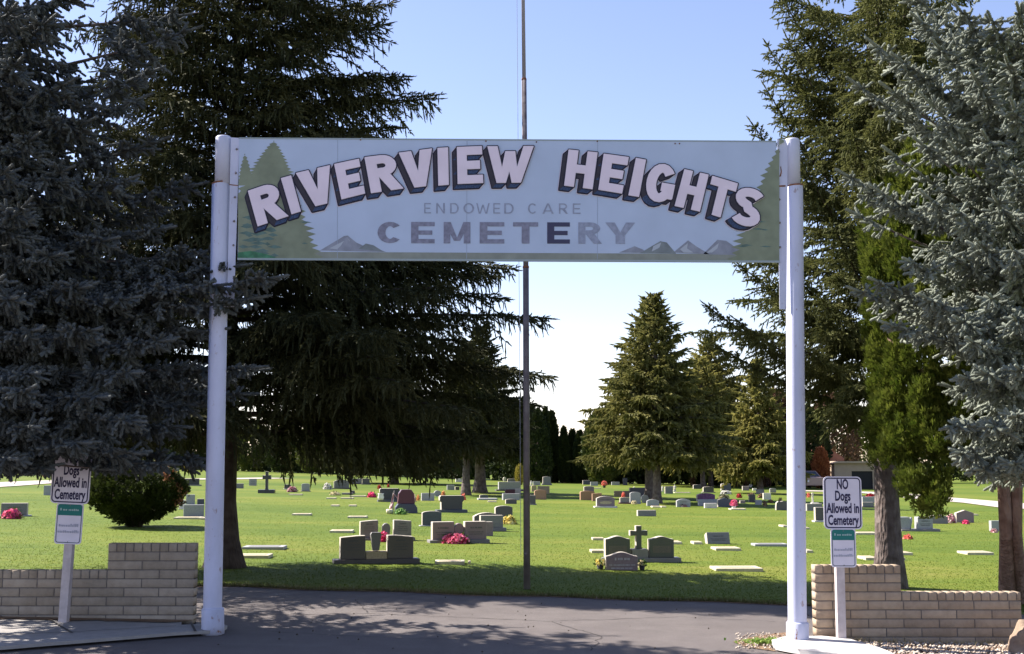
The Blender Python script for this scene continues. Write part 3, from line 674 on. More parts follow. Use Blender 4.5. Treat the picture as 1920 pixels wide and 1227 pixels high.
small('CEMETERY', [(708, 755), (771, 815), (832, 882), (899.5, 945.5), (962, 1009), (1026, 1068.5), (1084.5, 1127), (1135, 1191)], 417, 457, .31, .2, [0, 0, 0, 0, 0, 2, 1, 1], tl)
sm.build('small_lettering', [M_G1, M_G2, M_G3], panel, origin=go)
# painted scenery on the sign
M_TR = mat('painted_spruce', (.205, .235, .165), .65, var=.12, scale=9); M_TD = mat('painted_dark_foliage', (.10, .165, .15), .65, var=.2, scale=14); M_TG = mat('painted_grass', (.06, .2, .11), .65, var=.3, scale=14)
M_GS = mat('painted_ground', (.24, .26, .23), .65, var=.1, scale=8); M_M1 = mat('painted_mountain', (.25, .27, .33), .65, var=.15, scale=12); M_M2 = mat('painted_snow', (.4, .44, .5), .65); M_M3 = mat('painted_mountain_dark', (.19, .22, .235), .65, var=.15, scale=12)
art = MB(); ra = random.Random(8)
def jag_tree(ax, ay, bl, br, by, n, mi, off, clipx=(446.5, 1459)):
    L_, R_ = [], []
    for k in range(n+1):
        t = k/n; y = ay+(by-ay)*t; wl, wr = bl*t**.8, br*t**.8
        L_.append((max(clipx[0], ax-wl*ra.uniform(.92, 1.06)-1.2), y)); L_.append((max(clipx[0], ax-wl*.84), y+(by-ay)/n*.45))
        R_.append((min(clipx[1], ax+wr*ra.uniform(.92, 1.06)+1.2), y)); R_.append((min(clipx[1], ax+wr*.84), y+(by-ay)/n*.45))
    polys = []
    for k in range(len(L_)-1): polys.append([L_[k], R_[k], R_[k+1], L_[k+1]])
    layer(art, polys, YS, mi, off)
layer(art, [[(446, 472), (1461, 477), (1461.3, 489.5), (445.8, 484.5)]], YS, 0, -.0010)
for pts, mi in (([(600, 470), (622, 460), (645, 443), (652, 442), (668, 455), (690, 465), (720, 473)], 1), ([(672, 467), (686, 457), (700, 460), (716, 470), (724, 473)], 3), ([(1160, 474), (1190, 462), (1205, 468), (1215, 475)], 1), ([(1200, 475), (1238, 452.5), (1250, 455), (1268, 476)], 3), ([(1262, 474), (1290, 451), (1305, 462), (1330, 477)], 1), ([(1318, 477), (1345, 450), (1362, 452), (1400, 479)], 1)):
    layer(art, [[pts[0], pts[k], pts[k+1]] for k in range(1, len(pts)-1)], YS, mi, -.0012-.00012*mi)
for pts in ([(618, 466), (645, 452), (640, 460), (632, 468)], [(650, 444), (658, 455), (668, 462), (655, 452)], [(1225, 462), (1240, 455), (1236, 465), (1222, 472)], [(1275, 468), (1290, 456), (1288, 466), (1300, 474), (1282, 474)], [(1325, 474), (1348, 456), (1345, 466), (1335, 474)]):
    layer(art, [pts], YS, 2, -.0018)
jag_tree(459, 289, 14, 19, 345, 8, 4, -.0020); jag_tree(513.5, 264.5, 66, 48, 352, 15, 4, -.0022)
jag_tree(515, 300, 200, 92, 482, 17, 4, -.0024)
jag_tree(1470, 262, 108, 30, 486, 20, 4, -.0024, clipx=(1330, 1461))
for k in range(26):
    x = ra.uniform(448, 520); y = 395+85*ra.random()**.7; w = ra.uniform(6, 17)
    if x+w > 530: w = 530-x
    layer(art, [[(max(446.6, x-w), y), (x, y-3.5), (x+w, y+1), (x, y+3.5)]], YS, 5, -.0027-.00002*k)
for k in range(16):
    x = ra.uniform(448, 1459); x = ra.choice([ra.uniform(470, 600), ra.uniform(1385, 1440)]); y = ra.uniform(400, 472); w = ra.uniform(5, 14)
    layer(art, [[(x-w, y), (x, y-1.6), (x+w, y+.6), (x, y+1.6)]], YS, 5, -.0034-.00002*k)
layer(art, [[(446.2, 474), (470, 471), (500, 477), (520, 484.2), (446, 483.8)]], YS, 6, -.0038)
art.build('painted_scenery', [M_GS, M_M1, M_M2, M_M3, M_TR, M_TD, M_TG], panel, origin=go)
se = MB()
for x in (632.5, 875, 1120):
    se = MB(); quad_at(se, [(x-.45, 486), (x+.45, 486), (x+1.1, 262+(x-448)*.006), (x+.2, 262+(x-448)*.006)], YS-.0015, .001)
    se.build('panel_seam', mat('seam', (.30, .36, .46), .7), panel, origin=go)
for a, b in ((676, 262.5), (911, 265), (1006, 266.5), (1120, 265), (1266, 269.5), (1274, 269.5)):
    m_ = MB(); p = at(a, b, YS-.003); m_.blob(tuple(p), (.008, .006, .008), 6); m_.build('rivet', M_RUST, panel, origin=go)
# ---------------------------------------------------------------- notice signs
def text_mesh(body, size, xs_, m, off=.0, spacing=1.0):
    cu = bpy.data.curves.new('t', 'FONT'); cu.body = body; cu.size = size; cu.align_x = 'CENTER'; cu.align_y = 'CENTER'; cu.offset = off; cu.resolution_u = 3; cu.space_character = spacing
    o = bpy.data.objects.new('t', cu); COL.objects.link(o); bpy.context.view_layer.update()
    me = bpy.data.meshes.new_from_object(o.evaluated_get(bpy.context.evaluated_depsgraph_get())); bpy.data.objects.remove(o); bpy.data.curves.remove(cu)
    for v in me.vertices: v.co = Vector((v.co.x*xs_, 0, v.co.y))
    return me
def rrect(w, h, r, n=5, cx=0, cz=0):
    o = []
    for (sx, sz, a0) in ((1, -1, -90), (1, 1, 0), (-1, 1, 90), (-1, -1, 180)):
        for k in range(n+1):
            a = R(a0+90*k/n); o.append((cx+sx*(w/2-r)+r*math.cos(a), cz+sz*(h/2-r)+r*math.sin(a)))
    return o
M_SW = mat('notice_white', (.66, .63, .72), .45, var=.04, scale=8); M_NAVY = mat('notice_navy', (.018, .014, .06), .5); M_TEAL = mat('notice_green', (.012, .16, .145), .5)
M_BLUR = mat('notice_worn_print', (.36, .37, .46), .6); M_PALE = mat('notice_pale_print', (.30, .42, .42), .6); M_WOOD = mat('notice_wood', (.42, .37, .37), .8, col2=(.52, .47, .47), scale=14, bump=.3, bscale=50); M_ALU = mat('notice_back', (.35, .36, .37), .4, metal=.7)
def notice(base, rot, postw, plate, lower, scale_, label):
    """plate/lower: (cx, cz, w, h) relative to the base in metres"""
    root = empty('notice_sign', base, 0, label, 'sign', 'notice signs on timber posts in front of the walls')
    Rm = Matrix.Rotation(rot, 4, 'Y')
    def fin(o): o.matrix_local = Rm; return o
    hw = postw/2; top = plate[1]+plate[3]*.3
    mb = MB(); mb.box(-hw, hw, 0, postw, -.3, top); fin(mb.build('timber_post', M_WOOD, root, bevel=.004))
    for (cx, cz, w, h), kind in ((plate, 0), (lower, 1)):
        r = .045*scale_ if kind == 0 else .03*scale_
        mb = MB(); mb.prism(rrect(w, h, r, cx=cx, cz=cz), -.008-.003*kind, -.003*kind, 0); pl = fin(mb.build('sign_plate' if kind == 0 else 'lower_plate', M_SW, root))
        mb = MB(); y0 = -.0095-.003*kind
        outer = rrect(w-.022*scale_, h-.022*scale_, r*.85, cx=cx, cz=cz); inner = rrect(w-.044*scale_ if kind == 0 else w-.036*scale_, h-.044*scale_ if kind == 0 else h-.036*scale_, r*.62, cx=cx, cz=cz); n = len(outer)
        mb.add([(a, y0, b) for a, b in outer]+[(a, y0, b) for a, b in inner], [(k, (k+1) % n, (k+1) % n+n, k+n) for k in range(n)]); mb.build('border', M_NAVY if kind == 0 else mat('border_slate', (.045, .075, .1), .5), pl)
        def put(me, z, m, nm='lettering'):
            o = link(nm, me, m, pl); o.location = (cx, y0-.001, z); return o
        if kind == 0:
            L_ = [('NO', .345), ('Dogs', .125), ('Allowed in', -.108), ('Cemetery', -.335)]
            for tx, f in L_:
                me = text_mesh(tx, h*.262, .545, None, off=h*.0075); put(me, cz+f*h, M_NAVY)
        else:
            mb = MB(); hh = h*.3; mb.add([(a, y0-.0008, b) for a, b in rrect(w-.026*scale_, h-.026*scale_, r*.8, cx=cx, cz=cz) if b > cz+h/2-hh]+[(cx-w/2+.013*scale_, y0-.0008, cz+h/2-hh), (cx+w/2-.013*scale_, y0-.0008, cz+h/2-hh)][::1], [tuple(range(14))] if False else [])
            top_ = [(a, b) for a, b in rrect(w-.026*scale_, h-.026*scale_, r*.8, cx=cx, cz=cz) if b > cz]
            top_ = [(cx-w/2+.013*scale_, cz+h/2-hh), (cx+w/2-.013*scale_, cz+h/2-hh)]+top_
            mb.v = []; mb.add([(a, y0-.0008, b) for a, b in top_], [tuple(range(len(top_)))]); mb.build('header_band', M_TEAL, pl)
            rr_ = random.Random(5)
            mb = MB()
            for zf, mi, sz, ww in ((.345, 0, .062, .72), (-.04, 1, .075, .74), (-.19, 1, .075, .80)):
                x = cx-w*ww/2
                while x < cx+w*ww/2-.004:
                    d_ = w*rr_.uniform(.035, .075); hz = h*sz*rr_.choice([.62, .62, 1.0, .8]); zb_ = cz+zf*h-h*sz/2
                    mb.add([(a, y0-.0022, b) for a, b in rrect(d_, hz, min(d_, hz)*.3, 3, x+d_/2, zb_+hz/2)], [tuple(range(16))], mi); x += d_+w*rr_.choice([.012, .015, .05 if mi == 0 else .015])
            mb.build('worn_lettering', [M_PALE, M_BLUR], pl)
            for zf in (.455, -.46):
                b_ = MB(); b_.blob((cx, y0-.002, cz+zf*h*.96), (.005, .003, .005), 6); b_.build('screw', M_BOLT, pl)
    return root
def notice_px(bpx, bpy_, Y, rot, pw, pl, lo, label):
    b = at(bpx, bpy_, Y); k = Y/FPX; b0 = b.copy()
    def rel(cx, cy): p = at(cx, cy, Y); q = Matrix.Rotation(-rot, 3, 'Y') @ Vector((p[0]-b[0], 0, p[2]-b[2])); return q.x, q.z
    x1_, z1_ = rel(pl[0], pl[1]); x2_, z2_ = rel(lo[0], lo[1])
    notice(b, rot, pw*k, (x1_, z1_, pl[2]*k, pl[3]*k), (x2_, z2_, lo[2]*k, lo[3]*k), Y/12.0*1.0, label)
notice_px(1579.5, 1203, 12.12, R(.15), 15.5, (1579.8, 943.2, 71, 97), (1581, 1027.5, 46.5, 71), 'white no-dogs sign standing in gravel before the right-hand wall, fully visible')
notice_px(117, 1160, 12.3, R(2.2), 15.5, (134, 895, 72, 98), (130, 982, 50, 75), 'white no-dogs sign half hidden by hanging blue spruce branches')
# ---------------------------------------------------------------- flagpole
YP = 16.9; fp = at(988, 1099, YP)
M_POLE = mat('flagpole_metal', (.12, .10, .10), .6, col2=(.20, .175, .17), scale=5, metal=0)
M_POLE2 = mat('flagpole_weathered', (.09, .07, .075), .7, col2=(.22, .19, .19), scale=9)
flag = empty('flagpole', fp, 0, 'tall thin grey flagpole rising behind the gateway sign', 'flagpole')
k = YP/FPX
mb = MB(); mb.tube([at(988, 1105, YP), at(986, 500, YP)], [6.3*k, 5.6*k], 16); mb.build('lower_tube', M_POLE, flag, origin=flag.location)
mb = MB(); mb.tube([at(986, 502, YP), at(982.6, 148, YP)], [5.0*k, 4.7*k], 16); mb.build('middle_tube', M_POLE2, flag, origin=flag.location)
mb = MB(); mb.tube([at(982.6, 150, YP), at(979, -160, YP), at(977, -560, YP)], [3.7*k, 3.2*k, 2.6*k], 14); mb.build('upper_tube', mat('flagpole_upper', (.3, .28, .3), .5), flag, origin=flag.location)
mb = MB(); mb.tube([at(982.6, 151, YP), at(982.6, 147, YP)], [5.1*k, 4.6*k], 14); mb.build('joint_collar', MATS['rust'], flag, origin=flag.location)
mb = MB(); mb.tube([at(986, 503, YP), at(986, 499, YP)], [6.2*k, 5.9*k], 14); mb.build('joint_collar', MATS['rust'], flag, origin=flag.location)
mb = MB(); mb.tube([at(976.5, 1040, YP), at(974.5, 700, YP), at(970.5, 150, YP), at(968, -160, YP), at(974, -555, YP)], [.0035]*5, 5, cap=False); mb.build('halyard', mat('cord', (.35, .36, .42), .8), flag, origin=flag.location)
mb = MB(); mb.tube([at(988, 1042, YP)+np.array([-.02, -.06, 0]), at(988, 1036, YP)+np.array([-.02, -.06, 0])], [.02, .02], 6); mb.build('cleat', M_POLE2, flag, origin=flag.location)
mb = MB(); mb.blob(tuple(at(977, -566, YP)), (.06, .06, .06), 10); mb.build('finial', M_POLE, flag, origin=flag.location)
# boulder and kerb-side weed
rb = random.Random(2); bp_ = G(1946, 1230); mb = MB(); bm = bmesh.new(); bmesh.ops.create_icosphere(bm, subdivisions=4, radius=1)
from mathutils import noise as mn
for v in bm.verts:
    n_ = mn.fractal(v.co*1.3+Vector((3, 1, 7)), 1, 2, 5); v.co = Vector((v.co.x*.24, v.co.y*.22, v.co.z*.22+.07))*(1+.35*n_)
me = bpy.data.meshes.new('boulder'); bm.to_mesh(me); bm.free()
for p in me.polygons: p.use_smooth = True
bo = link('boulder', me, mat('boulder_stone', (.28, .21, .15), .95, col2=(.17, .12, .09), scale=7, bump=.6, bscale=30)); bo.location = tuple(bp_); tag(bo, 'rough tan boulder in the gravel at the lower right corner', 'rock')
def weed(px, py, n, s, label, c0=(.07, .16, .02), c1=(.28, .38, .08)):
    p = G(px, py); rng = np.random.default_rng(n); P = np.stack([rng.normal(0, s*1.5, n), rng.normal(0, s*.7, n), rng.uniform(0, s*.5, n)], 1)
    D = rng.normal(0, 1, (n, 3)); D[:, 2] = np.abs(D[:, 2])*.8+.2
    V, T, K = stamp(T_LEAF, P, D, rng.uniform(.5, 1.2, n)*s*.5, rng.uniform(.6, 1.1, n)*s*.3, rng.random(n), rng)
    return tag(link('weed', tri_mesh('weed', V, T, K), MATS.get('weed_leaf') or leafmat('weed_leaf', c0, c1, .3), None, (p[0], p[1], p[2]+.02)), label, 'weed')
weed(1437, 1212, 420, .075, 'bright green weed growing in the dirt by the foot of the right gate post')
# ---------------------------------------------------------------- headstones
def granite(name, c, v=.18, sc=70, rough=.6):
    return mat('granite_'+name, tuple(x*(1-v) for x in c), rough, col2=tuple(min(1, x*(1+v)) for x in c), scale=sc, spec=.35, detail=8)
GR = {'ed': granite('sunlit_rim', (.40, .36, .30), .12, 40, .8), 'gd': granite('dark_green_grey', (.085, .092, .078)), 'g': granite('grey', (.19, .183, .178)), 'lg': granite('light_grey', (.30, .30, .30)), 'dg': granite('dark_grey', (.10, .09, .09)), 'k': granite('black', (.045, .045, .055), .3, 50, .3),
      'm': granite('mauve', (.22, .165, .175)), 'br': granite('brown', (.34, .2, .13)), 't': granite('tan', (.42, .34, .22)), 'w': granite('white', (.6, .56, .5), .1, 8), 'ma': granite('maroon', (.10, .03, .05), .3, 50, .3),
      'n': granite('navy', (.06, .065, .10), .3, 50, .3), 'p': granite('purple', (.12, .04, .14), .4, 12, .4), 'cr': granite('cream', (.56, .5, .36), .1, 10), 'gg': granite('greenish_grey', (.125, .11, .095)), 'sl': granite('slate', (.085, .095, .105)), 'mk': granite('marker_cream', (.46, .42, .30), .12, 20)}
M_ENG = mat('engraved_dark', (.10, .10, .105), .8); M_ENL = mat('engraved_light', (.42, .40, .41), .8); M_GOLD = mat('engraved_pale', (.36, .34, .31), .8)
def profile(kind, w, h):
    a = w/2; P = [(-a, 0), (a, 0)]
    if kind == 'flat': P += [(a, h), (-a, h)]
    elif kind == 'arch': P += [(a, h*.86)]+[(a*math.cos(R(t))*.999, h*.86+h*.14*math.sin(R(t))) for t in range(15, 166, 15)]+[(-a, h*.86)]
    elif kind == 'serp': P += [(a, h*.80), (a*.86, h*.84)]+[(a*.86*math.cos(R(t)), h*.84+h*.16*math.sin(R(t))**1.5) for t in range(20, 161, 14)]+[(-a*.86, h*.84), (-a, h*.80)]
    elif kind == 'ogee': P += [(a, h*.80)]+[(a*(1-k/8), h*(.80+.20*(.5-.5*math.cos(math.pi*k/8)))) for k in range(1, 9)]+[(-a*k/8, h*(.80+.20*(.5+.5*math.cos(math.pi*k/8)))) for k in range(1, 8)]+[(-a, h*.80)]
    elif kind == 'ogee2': P += [(a, h*.87)]+[(a*(1-k/8), h*(.87+.13*(.5-.5*math.cos(math.pi*k/8)))) for k in range(1, 9)]+[(-a*k/8, h*(.87+.13*(.5+.5*math.cos(math.pi*k/8)))) for k in range(1, 8)]+[(-a, h*.87)]
    elif kind == 'peak': P += [(a, h*.78), (0, h), (-a, h*.78)]
    elif kind == 'risel': P += [(a, h), (a*.3, h*.99), (-a, h*.93)]
    elif kind == 'riser': P += [(a, h*.93), (-a*.3, h*.99), (-a, h)]
    elif kind == 'round': P = [(-a*.5, 0), (a*.5, 0)]+[(a*math.cos(R(t)), h*.55+h*.45*math.sin(R(t))) for t in range(-50, 231, 16)]
    elif kind == 'oval': P = [(-a*.62, 0), (a*.62, 0), (a*.9, h*.3), (a, h*.6)]+[(a*math.cos(R(t)), h*.68+h*.32*math.sin(R(t))) for t in range(10, 171, 16)]+[(-a, h*.6), (-a*.9, h*.3)]
    elif kind == 'wide': P = [(-a*.86, 0), (a*.86, 0), (a*.88, h*.55), (a, h*.66), (a, h*.92), (a*.9, h), (-a*.9, h), (-a, h*.92), (-a, h*.66), (-a*.88, h*.55)]
    elif kind == 'rough': P += [(a*.97, h*.5), (a, h*.78), (a*.7, h*.9), (a*.3, h), (-a*.2, h*.95), (-a*.6, h*.98), (-a*.93, h*.8), (-a, h*.4)]
    elif kind == 'cross':
        c = w*.155; P = [(-c*1.25, 0), (c*1.25, 0), (c, h*.1), (c, h*.58), (a, h*.56), (a, h*.80), (c, h*.78), (c*1.1, h), (-c*1.1, h), (-c, h*.78), (-a, h*.80), (-a, h*.56), (-c, h*.58), (-c, h*.1)]
    return P
def size(px, by, w, h):
    p = G(px, by); k = p[1]/FPX; return p, w*k, h*k
GRP = 'headstones on the lawn'
def tablet(root, x, z, w, h, t, kind, m, ins=None, y=0, lean=0, name='tablet'):
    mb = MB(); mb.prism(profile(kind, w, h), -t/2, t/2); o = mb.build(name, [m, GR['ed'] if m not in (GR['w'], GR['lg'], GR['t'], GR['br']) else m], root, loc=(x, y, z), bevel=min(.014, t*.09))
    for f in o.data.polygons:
        if f.normal.y > -.8: f.material_index = 1  # tops and sides in a lighter cream: sunlit rims painted into the stone
    if lean: o.rotation_euler = (lean, 0, 0)
    if ins:
        e = MB(); yy = -t/2-.0035; rr = random.Random(int(abs(x*91)+h*977))
        def ln(cx, cz, ww, hh, mi=0): e.box(cx-ww/2, cx+ww/2, yy, yy+.006, cz-hh/2, cz+hh/2, mi)
        def words(cz, ww, hh, mi=0):
            q = -ww/2
            while q < ww/2:
                d = hh*rr.uniform(.35, .8); ln(q+d/2, cz, d, hh*rr.uniform(.75, 1), mi); q += d+hh*rr.choice([.18, .18, .2, .6])
        if ins == 'name':
            words(h*.66, w*.5, h*.09); words(h*.42, w*.7, h*.05); words(h*.30, w*.6, h*.05)
        elif ins == 'panel':
            e.box(-w*.36, w*.36, yy, yy+.006, h*.24, h*.56, 1); words(h*.45, w*.5, h*.035); words(h*.36, w*.5, h*.035)
            for k in range(7): ln(w*.12*math.cos(k*.9), h*.72+h*.06*math.sin(k*.9), w*.05, h*.03)
        elif ins == 'arch':
            pr = [(a*.8, b*.8+h*.08) for a, b in profile('arch', w, h)]; e.prism(pr, yy, yy+.006, 1); words(h*.6, w*.5, h*.08)
        elif ins == 'oval':
            e.prism([(w*.34*math.cos(R(q)), h*.36+h*.15*math.sin(R(q))) for q in range(0, 360, 24)], yy, yy+.006, 1); words(h*.68, w*.6, h*.09)
        elif ins == 'front':
            words(h*.66, w*.44, h*.13); words(h*.36, w*.33, h*.07)
            q = e.v[:]; words(h*.20, w*.66, h*.075)
            words(h*.36, w*.78, h*.06)
        elif ins == 'lines':
            words(h*.78, w*.36, h*.07)
            for k in range(3): words(h*(.62-.11*k), w*.55, h*.04)
        mm = {'front': M_ENL, 'oval': GR['t'], 'panel': GR['gg'], 'arch': GR['sl']}.get(ins, M_ENG)
        first = M_ENL if ins in ('front',) else M_ENG
        e.build('inscription', [first, mm], o)
    return o
def slab_part(root, name, x0, x1, y0, y1, z0, z1, m, b=.01):
    mb = MB(); mb.box(x0, x1, y0, y1, z0, z1); return mb.build(name, m, root, bevel=b)
def stone(px, by, w, h, kind, m, label, base=0, bm_=None, ins=None, rz=9, lean=0, t=None, bw=1.25, name='headstone', cat='headstone', group=GRP):
    rz = rz+6 if px < 960 else rz
    p, W, H = size(px, by, w, h); root = empty(name, p, R(rz), label, cat, group)
    hb = base*p[1]/FPX; t = t or max(.13, min(.24, W*.28))
    if base: slab_part(root, 'base', -W*bw/2, W*bw/2, -t*.85, t*.85, -.08, hb, GR[bm_ or m])
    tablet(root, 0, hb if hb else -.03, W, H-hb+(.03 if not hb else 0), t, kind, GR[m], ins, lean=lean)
    return root
def marker(px, by, w, dpt, m, label, hh=None, rz=2):
    p, W, _ = size(px, by, w, 1); q = G(px, by-dpt); D = min(max(.22, (q[1]-p[1])*.75), .55)
    root = empty('flat_marker', p, R(rz), label, 'grave marker', 'flat markers in the grass'); t = .05 if hh is None else hh
    mb = MB(); mb.box(-W/2, W/2, 0, D, -.05, t); mb.build('slab', GR['mk' if m == 'w' else m], root, bevel=.008)
    mb = MB(); mb.box(-W*.36, W*.36, D*.22, D*.78, t-.002, t+.004); mb.build('plaque', GR['t' if m != 'lg' else 'g'], root)
    return root
# flowers
FC = {'pink': ((.62, .03, .16), (.9, .28, .42)), 'hot': ((.7, .02, .12), (.85, .12, .3)), 'red': ((.30, .01, .02), (.55, .05, .07)), 'white': ((.62, .6, .55), (.85, .82, .78)), 'yellow': ((.75, .55, .08), (.85, .78, .4)), 'cream': ((.65, .55, .3), (.8, .72, .5)),
      'coral': ((.75, .12, .08), (.85, .3, .25)), 'orange': ((.6, .2, .05), (.75, .4, .2)), 'mix': ((.4, .05, .12), (.8, .6, .6)), 'brown': ((.15, .06, .03), (.42, .28, .18)), 'green': ((.05, .2, .05), (.3, .45, .15))}
M_FL = {k: leafmat('petals_'+k, a, b, .25, .6) for k, (a, b) in FC.items()}
M_FLEAF = leafmat('bouquet_leaf', (.02, .05, .01), (.08, .15, .03), .2)
M_POT = mat('dark_pot', (.025, .025, .03), .5); M_POTW = mat('white_pot', (.75, .72, .68), .5)
def petal_tmpl():
    V = []; T = []
    for k in range(6):
        a = k*1.047; n = len(V); V += [(0, 0, 0), (.8, .8*math.cos(a-.5), .8*math.sin(a-.5)), (1.0, 1.1*math.cos(a), 1.1*math.sin(a)), (.8, .8*math.cos(a+.5), .8*math.sin(a+.5))]; T += [(n, n+1, n+2), (n, n+2, n+3)]
    return [(np.array(V), np.array(T))]
T_PET = petal_tmpl()
def bouquet(px, by, w, h, col, label, pot=None, n=None, group='flowers left at graves', name='bouquet', leaf=.6, spikes=False, cat='flowers', dy=0):
    p, W, H = size(px, by, w, h); rng = np.random.default_rng(int(px*7+by)); root = empty(name, p, 0, label, cat, group)
    pot_h = 0
    if pot:
        pot_h = min(.22, H*.42); mb = MB(); r = min(.12, max(.05, W*.3)); mb.lathe([(r*.7, -.02), (r*.75, 0), (r, pot_h), (r*.85, pot_h*.98)], n=12); mb.build('pot', M_POTW if pot == 'w' else M_POT, root)
    n = n or int(min(150, 30+W*H*900)); d = rng.normal(0, 1, (n, 3)); d[:, 2] = np.abs(d[:, 2]); d = nrm(d)*rng.uniform(.55, 1, (n, 1))
    P = d*np.array([W/2, min(W/2, .2)+.02, (H-pot_h)*.92])+np.array([0, -dy, pot_h*.9]); s = max(.028, min(.055, W*.13))
    V, T, K = stamp(T_PET, P-nrm(d)*s*.3, d+rng.normal(0, .3, (n, 3)), np.full(n, s*.7), s*rng.uniform(.7, 1.2, n), rng.random(n), rng)
    link('blooms', tri_mesh('blooms', V, T, K), M_FL[col], root)
    m = int(n*leaf)+12; d = rng.normal(0, 1, (m, 3)); d[:, 2] = np.abs(d[:, 2]); d = nrm(d)*rng.uniform(.3, .95, (m, 1)); P = d*np.array([W/2, min(W/2, .2), (H-pot_h)*.85])+np.array([0, -dy, pot_h*.85])
    V, T, K = stamp(T_LEAF, P, d, np.full(m, s*2.2), np.full(m, s*.6), rng.random(m), rng); link('leaves', tri_mesh('leaves', V, T, K), M_FLEAF, root)
    return root
# ---- the three family plots in front
def plot(cx, by, items, base, label, rz=4, bm_='g'):
    p = G(cx, by); k = p[1]/FPX; root = empty('family_monument', p, R(rz), label, 'headstone', GRP)
    (x0, x1, bh) = base; slab_part(root, 'base', (x0-cx)*k, (x1-cx)*k, -.17, .17, -.08, bh*k, GR[bm_])
    for (nm, a, b, top, kind, m, ins, t) in items:
        if nm == 'vase':
            W = (b-a)*k; H = (by-bh-top)*k; mb = MB(); mb.prism(profile(kind, W, H), -t/2, t/2); mb.build('vase', GR[m], root, loc=(((a+b)/2-cx)*k, 0, bh*k), bevel=.012)
        elif nm == 'seat': slab_part(root, 'connecting_block', (a-cx)*k, (b-cx)*k, -t/2, t/2, bh*k-.004, (by-top)*k, GR[m])
        elif nm == 'vase_on':
            W = (b-a)*k; z = (by-1033)*k; mb = MB(); mb.prism([(-W*.3, 0), (W*.3, 0), (W*.5, .26), (W*.42, .30), (-W*.42, .30), (-W*.5, .26)], -.06, .06); mb.build('vase', GR[m], root, loc=(((a+b)/2-cx)*k, 0, z), bevel=.012)
        else:
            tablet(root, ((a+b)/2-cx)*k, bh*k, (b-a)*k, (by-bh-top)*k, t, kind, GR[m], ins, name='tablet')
    return root
plot(705, 1056, [('tab', 638, 684, 1005, 'risel', 'gg', 'lines', .2), ('tab', 725, 773, 1005, 'riser', 'gg', 'lines', .2), ('seat', 685.5, 724, 1034, 0, 't', 0, .18), ('vase_on', 694, 714, 1009, 'oval', 'g', None, .12)], (626, 784, 8),
     'nearest grey family monument, two tablets with a stone vase between them, no flowers', 14, 'dg')
plot(724, 1013, [('tab', 675, 708, 976, 'risel', 'g', 'lines', .18), ('tab', 737, 770, 976, 'riser', 'g', 'lines', .18), ('vase', 716, 731, 982, 'oval', 'g', None, .12)], (672, 776, 5),
     'grey two-tablet family monument with bright pink flowers, behind the nearest one', 14, 'g')
bouquet(719, 1015, 27, 20, 'hot', 'hot pink flowers between the two tablets of the grey monument', n=110, dy=.2)
plot(859, 1018, [('tab', 809, 850, 979, 'flat', 'm', 'name', .2), ('tab', 870, 911, 979, 'flat', 'm', 'name', .2), ('vase', 850.8, 868.8, 982, 'oval', 'm', None, .12)], (803, 916, 6),
     'pinkish two-tablet family monument with an oval centre stone', 15, 'g')
bouquet(855, 1018, 54, 19, 'pink', 'wide spread of pink flowers at the foot of the pinkish monument', n=150, dy=.22)
# right group with cross
p = G(1197, 1053); k = p[1]/FPX; root = empty('family_monument', p, R(5), 'grey family monument with a stone cross between two arched tablets', 'headstone', GRP)
slab_part(root, 'base', (1131-1197)*k, (1274-1197)*k, -.17, .17, -.08, 7*k, GR['g'])
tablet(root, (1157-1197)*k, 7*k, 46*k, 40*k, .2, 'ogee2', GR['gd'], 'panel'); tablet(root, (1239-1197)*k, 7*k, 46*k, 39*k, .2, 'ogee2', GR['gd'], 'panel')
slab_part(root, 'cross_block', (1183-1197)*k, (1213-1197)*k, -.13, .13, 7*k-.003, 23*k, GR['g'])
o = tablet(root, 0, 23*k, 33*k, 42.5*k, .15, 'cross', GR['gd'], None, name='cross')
stone(1165, 1069, 59, 33, 'ogee', 'm', 'low mauve stone with a wavy top and pale lettering, in front of the cross', ins='front', rz=2, t=.16)
bouquet(1125.5, 1068, 22, 22, 'yellow', 'potted yellow flowers at the left of the wavy-topped stone', pot='k', n=26, leaf=2.5)
bouquet(1204, 1069, 15, 20, 'cream', 'potted green plant with cream blooms right of the wavy-topped stone', pot='k', n=16, leaf=4)
stone(1346, 1020, 43, 20, 'flat', 'g', 'low slanted grey stone alone on the open lawn right of the cross', rz=6, lean=R(-20), t=.2, ins='name')
